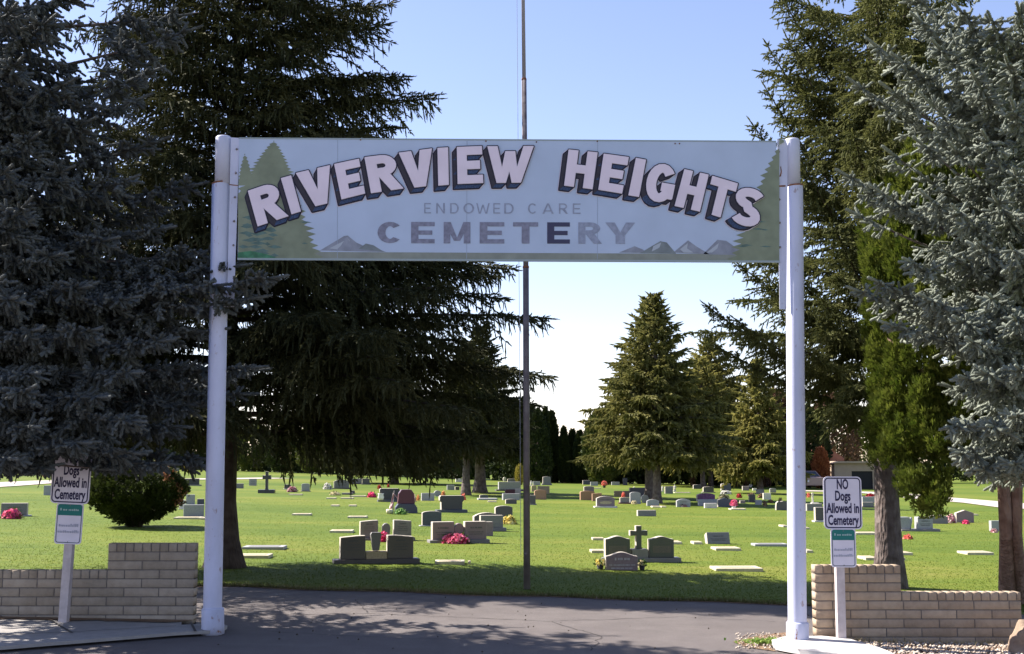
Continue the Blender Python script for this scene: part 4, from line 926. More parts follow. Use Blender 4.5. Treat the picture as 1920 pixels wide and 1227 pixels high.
# ---- table of the other stones: px, base y, w, h, top shape, stone, base px, base stone, inscription, yaw, label
ST = [
 (27, 968, 46, 24, 'flat', 'g', 2, 'lg', 'name', 4, 'grey slant stone at the far left edge behind pink flowers'),
 (92, 929, 19, 18, 'flat', 'lg', 0, 0, None, 6, 'small grey stone peeping out left of the half-hidden sign'),
 (356, 911, 34, 13, 'flat', 'k', 2, 'g', None, 8, 'wide black stone just right of the round bush top'),
 (357, 946, 16, 18, 'flat', 'lg', 0, 0, None, 9, 'upright grey stone above the wide pale one beside the left post'),
 (376, 949, 13, 13, 'flat', 'n', 0, 0, None, 8, 'navy stone half hidden by the left post'),
 (363, 969, 37, 22, 'flat', 'lg', 0, 0, None, 9, 'wide pale grey stone beside the left post, slab before it'),
 (342, 955, 11, 17, 'flat', 'w', 2, 'w', None, 8, 'narrow whitish stone touching the right side of the bush'),
 (447, 916, 19, 9, 'flat', 'g', 0, 0, None, 5, 'low grey stone right of the big dark trunk'),
 (474, 911, 14, 13, 'flat', 'lg', 0, 0, 'name', 5, 'upright pale stone left of the black cross'),
 (539, 918, 12, 9, 'flat', 'dg', 1.5, 'w', None, 5, 'small dark stone on a white base right of the black cross'),
 (573, 922, 15, 15, 'arch', 'lg', 1.5, 'g', None, 5, 'pale arched stone under the hanging spruce tips'),
 (640, 917, 28, 17, 'serp', 'g', 2, 'dg', 'name', 5, 'grey stone with a curved top beside black and white flowers'),
 (668, 908, 20, 10, 'flat', 'g', 2, 'dg', None, 5, 'grey stone standing left of the square dark one with a white cap'),
 (686, 909, 14, 11, 'flat', 'dg', 2, 'dg', None, 5, 'square dark stone with a white cap'),
 (661, 926, 8, 6, 'flat', 'dg', 2, 'dg', None, 5, 'tiny dark stone on a long base by a white marker'),
 (802, 939, 24, 14, 'flat', 'lg', 0, 0, None, 9, 'light grey low stone between the maroon and the broad black monuments'),
 (820, 931, 13, 11, 'round', 'lg', 0, 0, None, 9, 'small pale rounded stone behind the broad black monument'),
 (845, 919, 14, 9, 'flat', 'lg', 0, 0, None, 9, 'pale bluish block left of the slender far trunk'),
 (857, 919, 8, 6, 'flat', 'dg', 0, 0, None, 9, 'dark little block beside the pale bluish one'),
 (860, 904, 12, 6, 'flat', 'w', 0, 0, None, 9, 'tiny white stone far off just left of the slender trunk'),
 (846, 961, 46, 31, 'wide', 'k', 5, 'sl', None, 9, 'broad black monument with flared shoulders on a slate base'),
 (809, 987, 36, 28, 'arch', 'sl', 2, 'lg', 'arch', 7, 'dark slate stone with an arched top in front of the maroon monument'),
 (944, 976, 33, 27, 'arch', 'dg', 0, 0, None, 9, 'dark arched stone with a pale edge behind yellow flowers'),
 (912, 992, 50, 30, 'serp', 'dg', 0, 0, None, 9, 'wide dark stone, rearmost of the stepped group left of the flagpole'),
 (921, 996, 43, 29, 'flat', 'g', 6, 'g', None, 9, 'grey stone on a base, middle of the stepped group left of the flagpole'),
 (915, 1005, 17, 26, 'flat', 'm', 0, 0, None, 12, 'narrow mauve stone, foremost of the stepped group left of the flagpole'),
 (955, 921, 42, 17, 'flat', 'lg', 3, 'dg', None, 8, 'very wide pale stone left of the flagpole, rear row'),
 (956, 926, 19, 8, 'flat', 'ma', 0, 0, None, 8, 'dark maroon block in front of the very wide pale stone'),
 (971, 926, 11, 10, 'arch', 'w', 0, 0, None, 8, 'white arched stone touching the flagpole on its left'),
 (958, 938, 32, 12, 'flat', 'lg', 0, 0, None, 8, 'pale rough block left of the flagpole above a small dark arch'),
 (958, 945, 21, 9, 'arch', 'dg', 0, 0, None, 8, 'small dark arched stone at the left of the flagpole'),
 (907, 935, 16, 7, 'arch', 'sl', 0, 0, None, 8, 'small slate arch set on a long low ledge'),
 (946, 903, 6, 8, 'round', 'w', 0, 0, None, 8, 'tiny white round-topped stone on the skyline of the lawn'),
 (961, 904, 19, 6, 'arch', 'g', 0, 0, None, 8, 'far grey low arch left of the golden shrub'),
 (1006, 910, 13, 7, 'flat', 'lg', 0, 0, None, 8, 'pale low stone far off just right of the flagpole'),
 (1025, 910, 15, 16, 'arch', 'g', 3, 'g', None, 8, 'upright blue-grey far stone right of the flagpole'),
 (1019, 926, 22, 14, 'flat', 't', 0, 0, None, 8, 'tan block behind the orange-tan stone right of the flagpole'),
 (1001, 922, 10, 12, 'rough', 't', 0, 0, None, 8, 'rough tan stone touching the flagpole on its right'),
 (1013, 937, 22, 18, 'arch', 'br', 0, 0, None, 8, 'orange-tan arched stone right of the flagpole'),
 (998, 947, 12, 18, 'flat', 'dg', 2, 'g', None, 8, 'dark grey stone half behind the flagpole'),
 (1099, 909, 13, 8, 'flat', 'n', 0, 0, None, 8, 'small navy stone in the far row'),
 (1114, 911, 14, 7, 'flat', 'lg', 0, 0, None, 8, 'small grey far stone between the navy one and the maroon one'),
 (1134, 909, 16, 16, 'flat', 'ma', 0, 0, None, 8, 'square maroon far stone behind coral flowers'),
 (1154, 910, 15, 6, 'flat', 'lg', 0, 0, None, 8, 'low pale far stone right of the maroon one'),
 (1172, 910, 8, 13, 'flat', 'n', 0, 0, None, 8, 'narrow upright navy far stone left of the twin-trunk spruce'),
 (1104, 922, 19, 10, 'arch', 'm', 0, 0, None, 8, 'brownish arched stone behind the wide brown pair'),
 (1101, 938, 27, 17, 'arch', 'br', 0, 0, None, 9, 'wide brown arched stone left of the mauve slanted one'),
 (1119, 940, 18, 15, 'risel', 'br', 0, 0, None, 9, 'brown stone overlapped by the mauve slanted one'),
 (1135, 952, 34, 21, 'serp', 'm', 2.5, 'w', 'oval', 7, 'mauve slanted stone with an oval panel on a white base'),
 (1159, 931, 15, 10, 'flat', 't', 0, 0, None, 8, 'cream and tan block right of the brown pair'),
 (1174, 932, 13, 11, 'flat', 'm', 0, 0, None, 8, 'mauve block beside the cream and tan one'),
 (1196, 932, 32, 17, 'flat', 'n', 0, 0, None, 8, 'long navy monument left of the twin trunks'),
 (1191, 945, 20, 22, 'arch', 'lg', 0, 0, None, 8, 'tall pale stone with a low arch left of the twin trunks'),
 (1171, 945, 18, 12, 'arch', 'g', 2.5, 'ma', None, 8, 'small grey stone on a reddish base left of the tall pale one'),
 (1209, 943, 14, 15, 'round', 'lg', 0, 0, None, 8, 'round disc-shaped stone left of the twin trunks'),
 (1224, 949, 23, 12, 'serp', 'lg', 0, 0, None, 8, 'pale white-grey stone at the foot of the twin trunks'),
 (1212, 968, 35, 11, 'flat', 'g', 0, 0, None, 9, 'long low dark stone alone on the open lawn'),
 (1254, 926, 15, 13, 'flat', 'g', 0, 0, None, 8, 'grey stone right of the twin trunks'),
 (1307, 917, 15, 8, 'arch', 'k', 0, 0, None, 8, 'black low arched far stone left of two slim trunks'),
 (1328, 924, 20, 11, 'arch', 'dg', 1.5, 'g', None, 8, 'dark grey stone behind the purple one'),
 (1323, 940, 34, 15, 'serp', 'p', 0, 0, None, 9, 'purple polished stone with a curved top'),
 (1281, 951, 26, 15, 'serp', 'lg', 0, 0, 'name', 8, 'grey serpentine-topped stone with faded pink flowers'),
 (1327, 949, 36, 12, 'flat', 'lg', 0, 0, None, 8, 'wide pale stone before the purple one'),
 (1332, 953, 23, 9, 'flat', 'w', 0, 0, None, 7, 'bright white low block before the wide pale stone'),
 (1358, 951, 26, 17, 'peak', 'n', 0, 0, None, 8, 'dark peaked stone topped with cream flowers'),
 (1361, 920, 19, 13, 'arch', 'n', 0, 0, None, 8, 'dark blue arched far stone above white flowers'),
 (1398, 920, 13, 8, 'flat', 'm', 0, 0, None, 12, 'small pinkish far block right of the dark blue arch'),
 (1407, 914, 7, 6, 'round', 'w', 0, 0, None, 8, 'tiny round white far stone'),
 (1415, 920, 8, 4, 'flat', 'w', 0, 0, None, 8, 'tiny low white far block'),
 (1425, 926, 14, 8, 'flat', 'lg', 0, 0, None, 8, 'pale far stone with a grey face near the right post'),
 (1449, 924, 12, 8, 'arch', 'lg', 0, 0, None, 10, 'small whitish far stone just left of the right post'),
 (1438, 937, 15, 12, 'flat', 'w', 0, 0, None, 8, 'whitish stone beside tan flowers near the right post'),
 (1422, 947, 12, 9, 'flat', 'lg', 0, 0, None, 8, 'small bluish-white stone with a brown bouquet near the right post'),
 (1465, 957, 22, 17, 'rough', 'dg', 0, 0, None, 10, 'dark rough-edged stone touching the right post on its left'),
 (1392, 944, 10, 5, 'flat', 'm', 0, 0, None, 8, 'tiny pinkish marker stone in the shade'),
 (1410, 942, 12, 14, 'flat', 'k', 0, 0, None, 8, 'black stone in the shade under red flowers'),
 (1526, 958, 30, 13, 'flat', 'g', 0, 0, None, 8, 'wide grey stone just right of the right post'),
 (1539, 979, 24, 27, 'flat', 'dg', 3, 'w', None, 12, 'dark stone with a white edge left of the visible no-dogs sign'),
 (1634, 943, 38, 11, 'flat', 'lg', 0, 0, None, 8, 'long pale stone between the sign and the big trunk, rear'),
 (1627, 952, 22, 10, 'flat', 'g', 2, 'dg', None, 8, 'grey block between the sign and the big trunk, front'),
 (1759, 982, 35, 16, 'rough', 'g', 0, 0, None, 8, 'rough-topped grey stone left of red and white flowers'),
 (1808, 980, 34, 23, 'peak', 'm', 0, 0, None, 6, 'dark mauve peaked stone with hot pink flowers'),
 (1867, 996, 22, 19, 'flat', 'lg', 0, 0, None, 12, 'pale stone half hidden by the forked reddish trunk'),
]
for (px, by, w, h, kd, m, b, bm_, ins, rz, lab) in ST: stone(px, by, w, h, kd, m, lab, base=b, bm_=bm_ or None, ins=ins, rz=rz)
# black cross, big monuments
p, W, H = size(500, 925, 30, 41); root = empty('cross_monument', p, R(5), 'black stone cross on a wide black block, left part of the lawn', 'cross', GRP)
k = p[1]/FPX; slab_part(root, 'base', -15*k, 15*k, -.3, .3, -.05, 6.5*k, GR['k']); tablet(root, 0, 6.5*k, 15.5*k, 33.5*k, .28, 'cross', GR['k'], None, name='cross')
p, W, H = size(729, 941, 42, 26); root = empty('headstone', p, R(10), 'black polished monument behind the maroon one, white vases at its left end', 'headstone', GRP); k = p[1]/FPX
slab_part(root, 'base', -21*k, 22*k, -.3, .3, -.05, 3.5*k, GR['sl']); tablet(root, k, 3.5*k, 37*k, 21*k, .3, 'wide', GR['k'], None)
for dx in (-18, -14):
    mb = MB(); mb.lathe([(.05, 0), (.09, .12), (.05, .22), (.09, .27)], (dx*k, -.42, 3.5*k)); mb.build('vase', M_POTW, root)
p, W, H = size(761, 962, 40, 45); root = empty('headstone', p, R(9), 'tall maroon tapering monument with a striped cloth draped at its left', 'headstone', GRP); k = p[1]/FPX
mb = MB(); mb.prism([(-20*k, -.05), (21*k, -.05), (20*k, 10*k), (15*k, 17*k), (-15*k, 17*k), (-20*k, 10*k)], -.26, .26); mb.build('base', GR['n'], root, bevel=.012)
mb = MB(); mb.prism([(-16*k, 17.2*k), (16*k, 17.2*k), (14*k, 36*k), (9*k, 43*k), (-9*k, 43*k), (-14*k, 36*k)], -.2, .2); mb.build('tablet', GR['ma'], root, bevel=.012)
M_CLW = mat('cloth_white', (.75, .68, .66), .8); M_CLR = mat('cloth_red', (.4, .04, .07), .8)
p = G(737, 961); k = p[1]/FPX; root = empty('draped_flag', p, 0, 'small red and white striped flag on a stick left of the maroon monument', 'flag'); mb = MB(); mb.tube([(0, 0, 0), (.03, 0, 40*k)], [.012, .01], 6); mb.build('pole', M_POLE, root)
mb = MB()
for (ax, az, bx, bz, wd) in ((0, 36, -7, 8, 7), (0, 36, 11, 20, 7)):
    for i in range(5):
        f0, f1 = i/5*wd, (i+1)/5*wd; v = []
        for j_ in range(6):
            t = j_/5; v.append(((ax+(bx-ax)*t+f0*(.3+.7*t))*k, -.05-.03*math.sin(t*6+i), (az+(bz-az)*t-f0*.25)*k)); v.append(((ax+(bx-ax)*t+f1*(.3+.7*t))*k, -.05-.03*math.sin(t*6+i+1), (az+(bz-az)*t-f1*.25)*k))
        mb.add(v, [(2*a, 2*a+1, 2*a+3, 2*a+2) for a in range(5)], i % 2)
o = mb.build('cloth', [M_CLW, M_CLR], root)
p = G(730.5, 964); k = p[1]/FPX; root = empty('stone_urn', p, 0, 'cream ribbed urn like a pumpkin at the foot of the maroon monument', 'urn')
mb = MB()
for q in range(8): mb.blob((4*k*math.cos(q*.785), 4*k*math.sin(q*.785), 4.5*k), (3*k, 3*k, 4.8*k), 7)
mb.build('body', GR['cr'], root); mb = MB(); mb.tube([(0, 0, 8*k), (.01, 0, 11*k)], [.02, .015], 6); mb.build('stem', GR['t'], root)
bouquet(753, 964, 24, 11, 'green', 'pale green wreath at the foot of the maroon monument', n=60, leaf=.8, dy=.35, name='wreath', cat='wreath')
# right: slender vase group on a long base behind the big trunk
p = G(1722, 996); k = p[1]/FPX; root = empty('family_monument', p, R(6), 'grey monument with a curved vase and square tablet right of the big trunk', 'headstone', GRP)
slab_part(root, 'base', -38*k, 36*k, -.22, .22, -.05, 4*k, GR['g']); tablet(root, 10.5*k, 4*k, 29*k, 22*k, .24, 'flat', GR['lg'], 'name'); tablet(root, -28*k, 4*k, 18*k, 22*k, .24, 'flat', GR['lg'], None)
mb = MB(); mb.tube([(-17*k, 0, 4*k), (-17.5*k, 0, 10*k), (-16*k, 0, 18*k), (-13*k, 0, 25*k)], [.05, .06, .075, .03], 8); mb.build('vase', GR['lg'], root)
# white column, angel, swan
p = G(1524, 945); k = p[1]/FPX; root = empty('stone_column', p, 0, 'slim white column on a square block right of the right post', 'column'); mb = MB(); mb.lathe([(2.2*k, 1.5*k), (1.9*k, 3*k), (1.7*k, 18*k), (2.3*k, 19*k), (2.3*k, 20*k)]); mb.build('shaft', GR['w'], root); mb = MB(); mb.box(-4*k, 10*k, -.2, .2, -.05, 2*k); mb.build('block', GR['w'], root, bevel=.02)
def statue(px, by, h, label):
    p = G(px, by); k = p[1]/FPX*h; root = empty('statue', p, 0, label, 'statue', 'small white statues'); mb = MB(); mb.box(-.2*k, .2*k, -.2*k, .2*k, -.05, .18*k); mb.build('plinth', GR['w'], root, bevel=.02)
    mb = MB(); mb.lathe([(.17*k, .18*k), (.13*k, .4*k), (.10*k, .6*k), (.13*k, .7*k), (.05*k, .78*k)]); mb.blob((0, 0, .86*k), (.085*k, .085*k, .1*k)); mb.prism([(-.3*k, .45*k), (-.1*k, .5*k), (-.05*k, .75*k), (-.22*k, .8*k)], .02, .05); mb.prism([(.1*k, .5*k), (.3*k, .45*k), (.22*k, .8*k), (.05*k, .75*k)], .02, .05); mb.build('figure', GR['w'], root)
statue(1265, 922, 13, 'small white winged statue right of the grey stone by the twin trunks'); statue(1242, 922, 11, 'white little statue touching the twin trunks on the right'); statue(1189, 922, 10, 'white bird-like ornament before the long navy monument'); statue(996, 912, 11, 'pinkish white figure touching the flagpole on the right')
# long ledge, rough base
for (px, by, w, h, m, lab) in ((915, 938, 36, 3, 'lg', 'long low grey ledge carrying a small slate arch'), (322, 884, 24, 6, 'g', 'low grey tomb slab far off at the back, upper left'), (651, 928, 20, 3, 'dg', 'dark thin ledge behind a white marker')):
    p, W, H = size(px, by, w, h); root = empty('ledger_slab', p, R(6), lab, 'grave marker', 'flat markers in the grass'); slab_part(root, 'slab', -W/2, W/2, 0, .8, -.05, H, GR[m])
# flat markers
MK = [(492, 1031, 76, 5, 'lg', 'thin pale flat marker with a diagonal shadow right of the dark trunk'), (474, 1047.5, 57, 6, 'w', 'white flat marker closest to the foot of the dark trunk'), (843, 1059, 55, 5, 'w', 'cream flat marker at the shadow edge right of the nearest monument'), (639, 999.5, 42, 5, 'w', 'cream flat marker left of the pink-flowered grey monument'),
      (564, 967, 34, 5, 'w', 'cream flat marker on the dry grass strip'), (669, 972, 35, 4, 'w', 'cream flat marker above the two-tablet monuments'), (650, 936, 23, 3, 'w', 'small white flat marker below the white slab'), (620, 936, 17, 2.5, 'w', 'tiny white flat marker left of a similar small one'),
      (670, 932, 30, 4, 'w', 'white flat slab beside the thin dark ledge'), (553, 929, 24, 3, 'w', 'white flat marker under the pink flowers and hanging tips'), (350, 974, 49, 6, 'w', 'long white flat slab in front of the wide pale stone'), (380, 975, 12, 3, 'w', 'short white slab end by the left post'),
      (923, 942, 16, 3, 'w', 'short white flat marker right of the ledge with the slate arch'), (1122, 1037.5, 25, 4, 'w', 'cream flat marker left of the cross monument, nearer one'), (1122, 1013.5, 21, 2.5, 'w', 'faint flat marker left of the cross monument, farther one'), (1270, 1021, 18, 4, 'w', 'flat marker emerging right of the cross monument'),
      (1366, 1033, 47, 5.5, 'w', 'cream flat marker below the slanted grey stone'), (1387, 1072, 88, 7.5, 'w', 'longest cream flat slab, nearest the right post'), (1309, 1021, 16, 3, 'cr', 'short flat marker left of the slanted grey stone'), (1447, 1025, 62, 3, 'lg', 'thin grey strip marker running behind the right post'),
      (1519, 1037, 12, 4, 'w', 'small white marker end just right of the right post'), (1627, 1003, 44, 5, 'w', 'white flat marker between the sign and the big trunk'), (1636, 1051, 25, 5, 'w', 'white flat marker behind the wall left of the big trunk'), (1701, 1041.5, 22, 4, 'w', 'white flat marker right of the big trunk, farther one'),
      (1693, 1051, 10, 4, 'w', 'small white marker touching the big trunk on the right'), (1839, 1041, 50, 4.5, 'w', 'cream flat marker left of the forked reddish trunk'), (1231, 952, 15, 4, 'cr', 'cream flat block by the pale stone at the twin trunks'), (1245, 952, 9, 2, 'cr', 'thin cream marker right of the twin trunks'),
      (1830, 967, 10, 4, 'w', 'small white block right of the dark mauve peaked stone'), (1473, 989, 9, 2.5, 'w', 'tiny white marker end left of the right post'), (1514, 993, 9, 2.5, 'w', 'tiny white marker end right of the right post'), (1280, 925, 30, 2, 'cr', 'long thin cream marker in the far lawn'), (880, 1059, 5, 3, 'w', 'tiny white marker right of the cream one at the shadow edge'),
      (627, 950, 14, 1.5, 'cr', 'very faint flat marker in the left lawn'), (660, 950, 13, 1.5, 'cr', 'very faint flat marker right of a similar faint one'), (1385, 956.5, 28, 1.5, 'cr', 'thin cream marker before the pink bouquet with a white ball'), (1116, 916.5, 22, 2, 'w', 'thin white marker behind the far brown arch')]
for a in MK: marker(*a)
# flowers
FLW = [(22, 973, 38, 20, 'pink', 'pink flowers lying against the far-left slant stone'), (83, 895, 5, 7, 'red', 'small dark red flowers far off left of the half-hidden sign'), (348, 923, 16, 14, 'white', 'white floral cross in a basket right of the bush'), (548, 923, 20, 12, 'mix', 'faded pink flowers under the hanging tips'),
       (614, 918, 17, 13, 'white', 'white and black bouquet left of the curved-top grey stone'), (628, 929, 20, 7, 'cream', 'low cream flowers lying in the grass'), (711, 918, 8, 10, 'red', 'dark red flowers behind the black monument'), (728, 914, 5, 7, 'red', 'small dark red spray above the black monument'), (697, 933, 17, 11, 'hot', 'red and pink flowers left of the black monument'),
       (776, 941, 9, 15, 'mix', 'red and white bouquet on the right shoulder of the maroon monument'), (784, 939, 7, 12, 'orange', 'small orange flowers right of the red and white bouquet'), (831, 932, 9, 13, 'orange', 'orange and yellow flowers on the left of the broad black monument'), (869, 938, 10, 14, 'coral', 'coral flowers on the right of the broad black monument'),
       (954, 983, 27, 17, 'yellow', 'large yellow flower basket before the dark arched stone'), (1133, 915, 12, 14, 'coral', 'coral flowers in a black pot before the maroon far stone'), (1145, 905, 7, 9, 'mix', 'pink flowers right of the maroon far stone'), (1169, 933, 8, 12, 'coral', 'coral spray beside the mauve block'), (1189, 946, 11, 8, 'cream', 'faded cream flowers at the tall pale stone'),
       (1281, 951, 15, 7, 'mix', 'faded pink flowers before the serpentine-topped stone'), (1361, 927, 22, 8, 'white', 'white flowers before the dark blue arch'), (1357, 936, 21, 10, 'cream', 'cream flowers on top of the dark peaked stone'), (1376, 955, 15, 19, 'pink', 'pink bouquet with a white ball by the dark peaked stone'), (1386, 934, 11, 9, 'red', 'red flowers with a cream heart in the right lawn'),
       (1409, 930, 15, 5, 'brown', 'dried flowers on top of the black shaded stone'), (1426, 934, 11, 9, 'brown', 'tan bouquet beside the whitish stone near the right post'), (1434, 950, 8, 15, 'brown', 'brown bouquet like a toy bear near the right post'), (1445, 943, 11, 6, 'brown', 'low dried flowers near the right post'), (1463, 941, 7, 9, 'brown', 'small dried bouquet above the dark rough stone'),
       (1516, 933, 7, 10, 'coral', 'small coral flowers just right of the right post'), (1632, 938, 18, 13, 'red', 'dark pink flowers in a white vase right of the visible sign'), (1783, 981, 18, 20, 'mix', 'red and white bouquet left of the dark mauve peaked stone'), (1811, 983, 14, 9, 'hot', 'hot pink flowers at the foot of the dark mauve peaked stone'),
       (1702, 1011, 19, 9, 'coral', 'peach flowers in the grass right of the big trunk'), (1864, 999, 12, 8, 'mix', 'faded flowers before the pale stone by the forked trunk'), (761, 893, 5, 6, 'white', 'tiny white flower far off under the dark spruce'), (991, 928, 6, 6, 'white', 'tiny white flowers touching the flagpole')]
for a in FLW: bouquet(*a, pot='k' if 'black pot' in a[5] else ('w' if 'white vase' in a[5] or 'white ball' in a[5] else None))
# ---------------------------------------------------------------- trees
def barkmat(name, c0, c1, sc=6):
    m = mat(name, c0, .95, col2=c1, scale=sc, bump=0); t = m.node_tree; b = t.nodes['Principled BSDF']
    tc = t.nodes.new('ShaderNodeTexCoord'); mp = t.nodes.new('ShaderNodeMapping'); mp.inputs['Scale'].default_value = (1, 1, .35); t.links.new(tc.outputs['Object'], mp.inputs[0])
    v = t.nodes.new('ShaderNodeTexVoronoi'); v.inputs['Scale'].default_value = 22; t.links.new(mp.outputs[0], v.inputs['Vector'])
    n = t.nodes.new('ShaderNodeTexNoise'); n.inputs['Scale'].default_value = 30; n.inputs['Detail'].default_value = 6; t.links.new(mp.outputs[0], n.inputs['Vector'])
    ad = t.nodes.new('ShaderNodeMath'); ad.operation = 'ADD'; t.links.new(v.outputs['Distance'], ad.inputs[0]); t.links.new(n.outputs[0], ad.inputs[1])
    bp = t.nodes.new('ShaderNodeBump'); bp.inputs['Strength'].default_value = .9; bp.inputs['Distance'].default_value = .03; t.links.new(ad.outputs[0], bp.inputs['Height']); t.links.new(bp.outputs[0], b.inputs['Normal'])
    return m
BK = barkmat('spruce_bark', (.075, .055, .05), (.17, .14, .13)); BKR = barkmat('reddish_bark', (.17, .10, .075), (.30, .20, .155)); BKD = barkmat('dark_bark', (.045, .032, .028), (.09, .07, .06))
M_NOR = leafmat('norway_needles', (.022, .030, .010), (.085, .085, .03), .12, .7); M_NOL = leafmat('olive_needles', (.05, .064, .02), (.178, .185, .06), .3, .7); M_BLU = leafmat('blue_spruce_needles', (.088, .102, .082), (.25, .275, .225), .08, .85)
M_BLD = leafmat('blue_spruce_needles_shaded', (.030, .035, .034), (.10, .111, .110), .05, .85)  # darker needle copy for the left tree, its shade put into the colour
M_CEN = leafmat('mid_needles', (.07, .08, .025), (.22, .205, .065), .35, .7); M_CED = leafmat('warm_needles', (.11, .115, .03), (.30, .27, .08), .45, .7); M_THU = leafmat('cedar_sprays', (.04, .07, .006), (.155, .18, .03), .3, .65); M_COL = leafmat('cypress_leaf', (.014, .025, .008), (.06, .075, .02), .1, .7)
M_OLV = leafmat('far_green_leaf', (.03, .05, .012), (.14, .15, .035), .2); M_BRN = leafmat('autumn_leaf', (.09, .05, .03), (.28, .17, .11), .25); M_ORG = leafmat('orange_leaf', (.25, .07, .03), (.5, .2, .08), .25); M_GLD = leafmat('golden_leaf', (.22, .2, .03), (.5, .42, .1), .25)
def TP(px, py, Y): return at(px, py, Y)
# A: the big dark spruce behind the left post
bA = G(421, 1064)
def RA(h, az):
    r = max(.3, 2.7+max(0, (7-h))*.7 if h < 9.2 else (11.4-h)*1.2)*(1-.2*max(0, -math.sin(az))); r = min(r, 5.1 if h < 4 else 9)
    if h < 2.3: r *= .88
    return r*(1-.62*max(0, math.sin(az)))      # crown cut short behind so that its shadow leaves the lawn sunlit
bo = ring_boughs(bA, 1.9, 11.1, RA, 160, 21, rise=lambda t: -.06+.45*t, sag=.05)
bo += [(bA+np.array([0, 0, z]), TP(a, b, y), .03) for a, b, y, z in ((1026, 706, 20.6, 3.2), (958, 505, 20.2, 5.0), (815, 186, 20, 7.2), (750, 150, 19.6, 7.6), (728, 8, 19.8, 8.3), (940, 560, 19.4, 4.4), (900, 500, 20.4, 5.2), (1000, 760, 20.2, 2.9), (985, 830, 19.6, 2.4), (985, 700, 20.9, 3.4), (740, 240, 20, 6.8), (690, 20, 20.2, 9), (250, 40, 19.5, 8.2), (870, 640, 18.5, 3.6), (600, 610, 16.6, 3.6), (520, 160, 17.8, 6.6), (375, 400, 17.2, 5.2))]
spA = dict(vol=.55, lat_step=.105, lat_max=1.4, seg=.12, tw_len=.13, rad=.021, nside=3, hang=.5, hang_len=.27, droop=.32, t0=.12, lat_w=1.7)
def maskA(P, rng):
    px, py, z = project(P); lim = np.where(px < 440, 880, 888+12*np.maximum(0, np.sin(px*.05))+22*np.exp(-((px-585)/25)**2)+34*np.exp(-((px-838)/32)**2))
    gap = (px+rng.normal(0, 8, len(P)) > 85) & (px < 195-np.abs(py-60)*.25) & (py < 190) & (py > -40) & (rng.random(len(P)) < .72)
    return ((py < lim+rng.normal(0, 3, len(P))) & ~gap) | (px < -60)
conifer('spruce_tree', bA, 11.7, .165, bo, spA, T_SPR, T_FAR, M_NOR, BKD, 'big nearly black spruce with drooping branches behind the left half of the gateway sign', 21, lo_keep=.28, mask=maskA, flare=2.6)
# E: right hand spruce behind the post
bE = G(1669, 1102)
def RE(h, az): return max(.3, min(2.75, (13.5-h)*.32))*(1-.15*max(0, math.sin(az)))
bo = ring_boughs(bE, 1.9, 13, RE, 86, 31, rise=lambda t: .0+.6*t, sag=.03)
bo += [(bE+np.array([0, 0, z]), TP(a, b, y), s_) for a, b, y, z, s_ in ((1465, -10, 17.2, 6.6, -.12), (1440, 88, 17, 5.9, -.12), (1475, 70, 16.6, 5.9, -.1), (1436, 166, 17.3, 5.2, -.13), (1410, 232, 17, 4.9, -.13), (1500, 300, 16.7, 4.6, -.12), (1508, 330, 17.2, 4.2, -.12), (1385, 496, 17.2, 3.5, -.1), (1400, 430, 16.4, 3.6, -.1), (1326, 574, 17.3, 2.75, -.12),
      (1345, 650, 16.8, 2.5, -.08), (1380, 600, 16.8, 2.8, -.1), (1440, 520, 16.4, 3.2, -.1), (1540, 560, 15.6, 3.2, -.05), (1560, 420, 15.8, 4.0, -.05), (1480, 640, 15.7, 2.7, 0), (1570, 760, 15.5, 2.3, .02), (1690, 60, 14.7, 7.2, -.04), (1660, 200, 14.8, 6.0, -.04), (1640, 300, 14.6, 5.4, -.04), (1705, 150, 14.6, 6.5, -.04), (1625, 120, 15.0, 6.6, -.04), (1655, 380, 14.9, 4.8, -.04), (1720, -20, 14.8, 7.7, -.04), (1660, -60, 15, 8.0, -.04), (1600, 250, 15.2, 5.6, -.05), (1680, 260, 15.0, 5.6, -.04), (1730, 60, 15.4, 7.0, -.04), (1520, 10, 16.6, 7.4, -.1), (1580, 60, 16.2, 6.6, -.1))]
def keepE(T):
    a, b, c_ = project(np.array([T])); return not ((b[0] > 700+max(0, a[0]-1380)*.5) and 1200 < a[0] < 1475) and not (b[0] > 862 and 1490 < a[0] < 1640)
bo = [q for q in bo if keepE(q[1])]
spE = dict(vol=.6, lat_step=.07, lat_max=.62, seg=.075, tw_len=.085, rad=.019, nside=3, hang=.45, hang_len=.14, droop=.6, t0=.16, lat_w=1.7)
conifer('spruce_tree', bE, 13.6, .19, bo, spE, T_SPR, T_FAR, M_NOL, BK, 'olive green spruce with upswept branch tips just right of the right gate post', 31, lo_keep=.3, mask=lambda P, rng: (lambda q: ~((q[1] > 868+rng.normal(0, 3, len(P))) & (q[0] > 1490) & (q[0] < 1660)) & ~((q[1]+rng.normal(0, 10, len(P)) > 690+np.clip(q[0]-1380, 0, 200)*.5) & (q[0] < 1475) & (q[0] > 1200)))(project(P)))
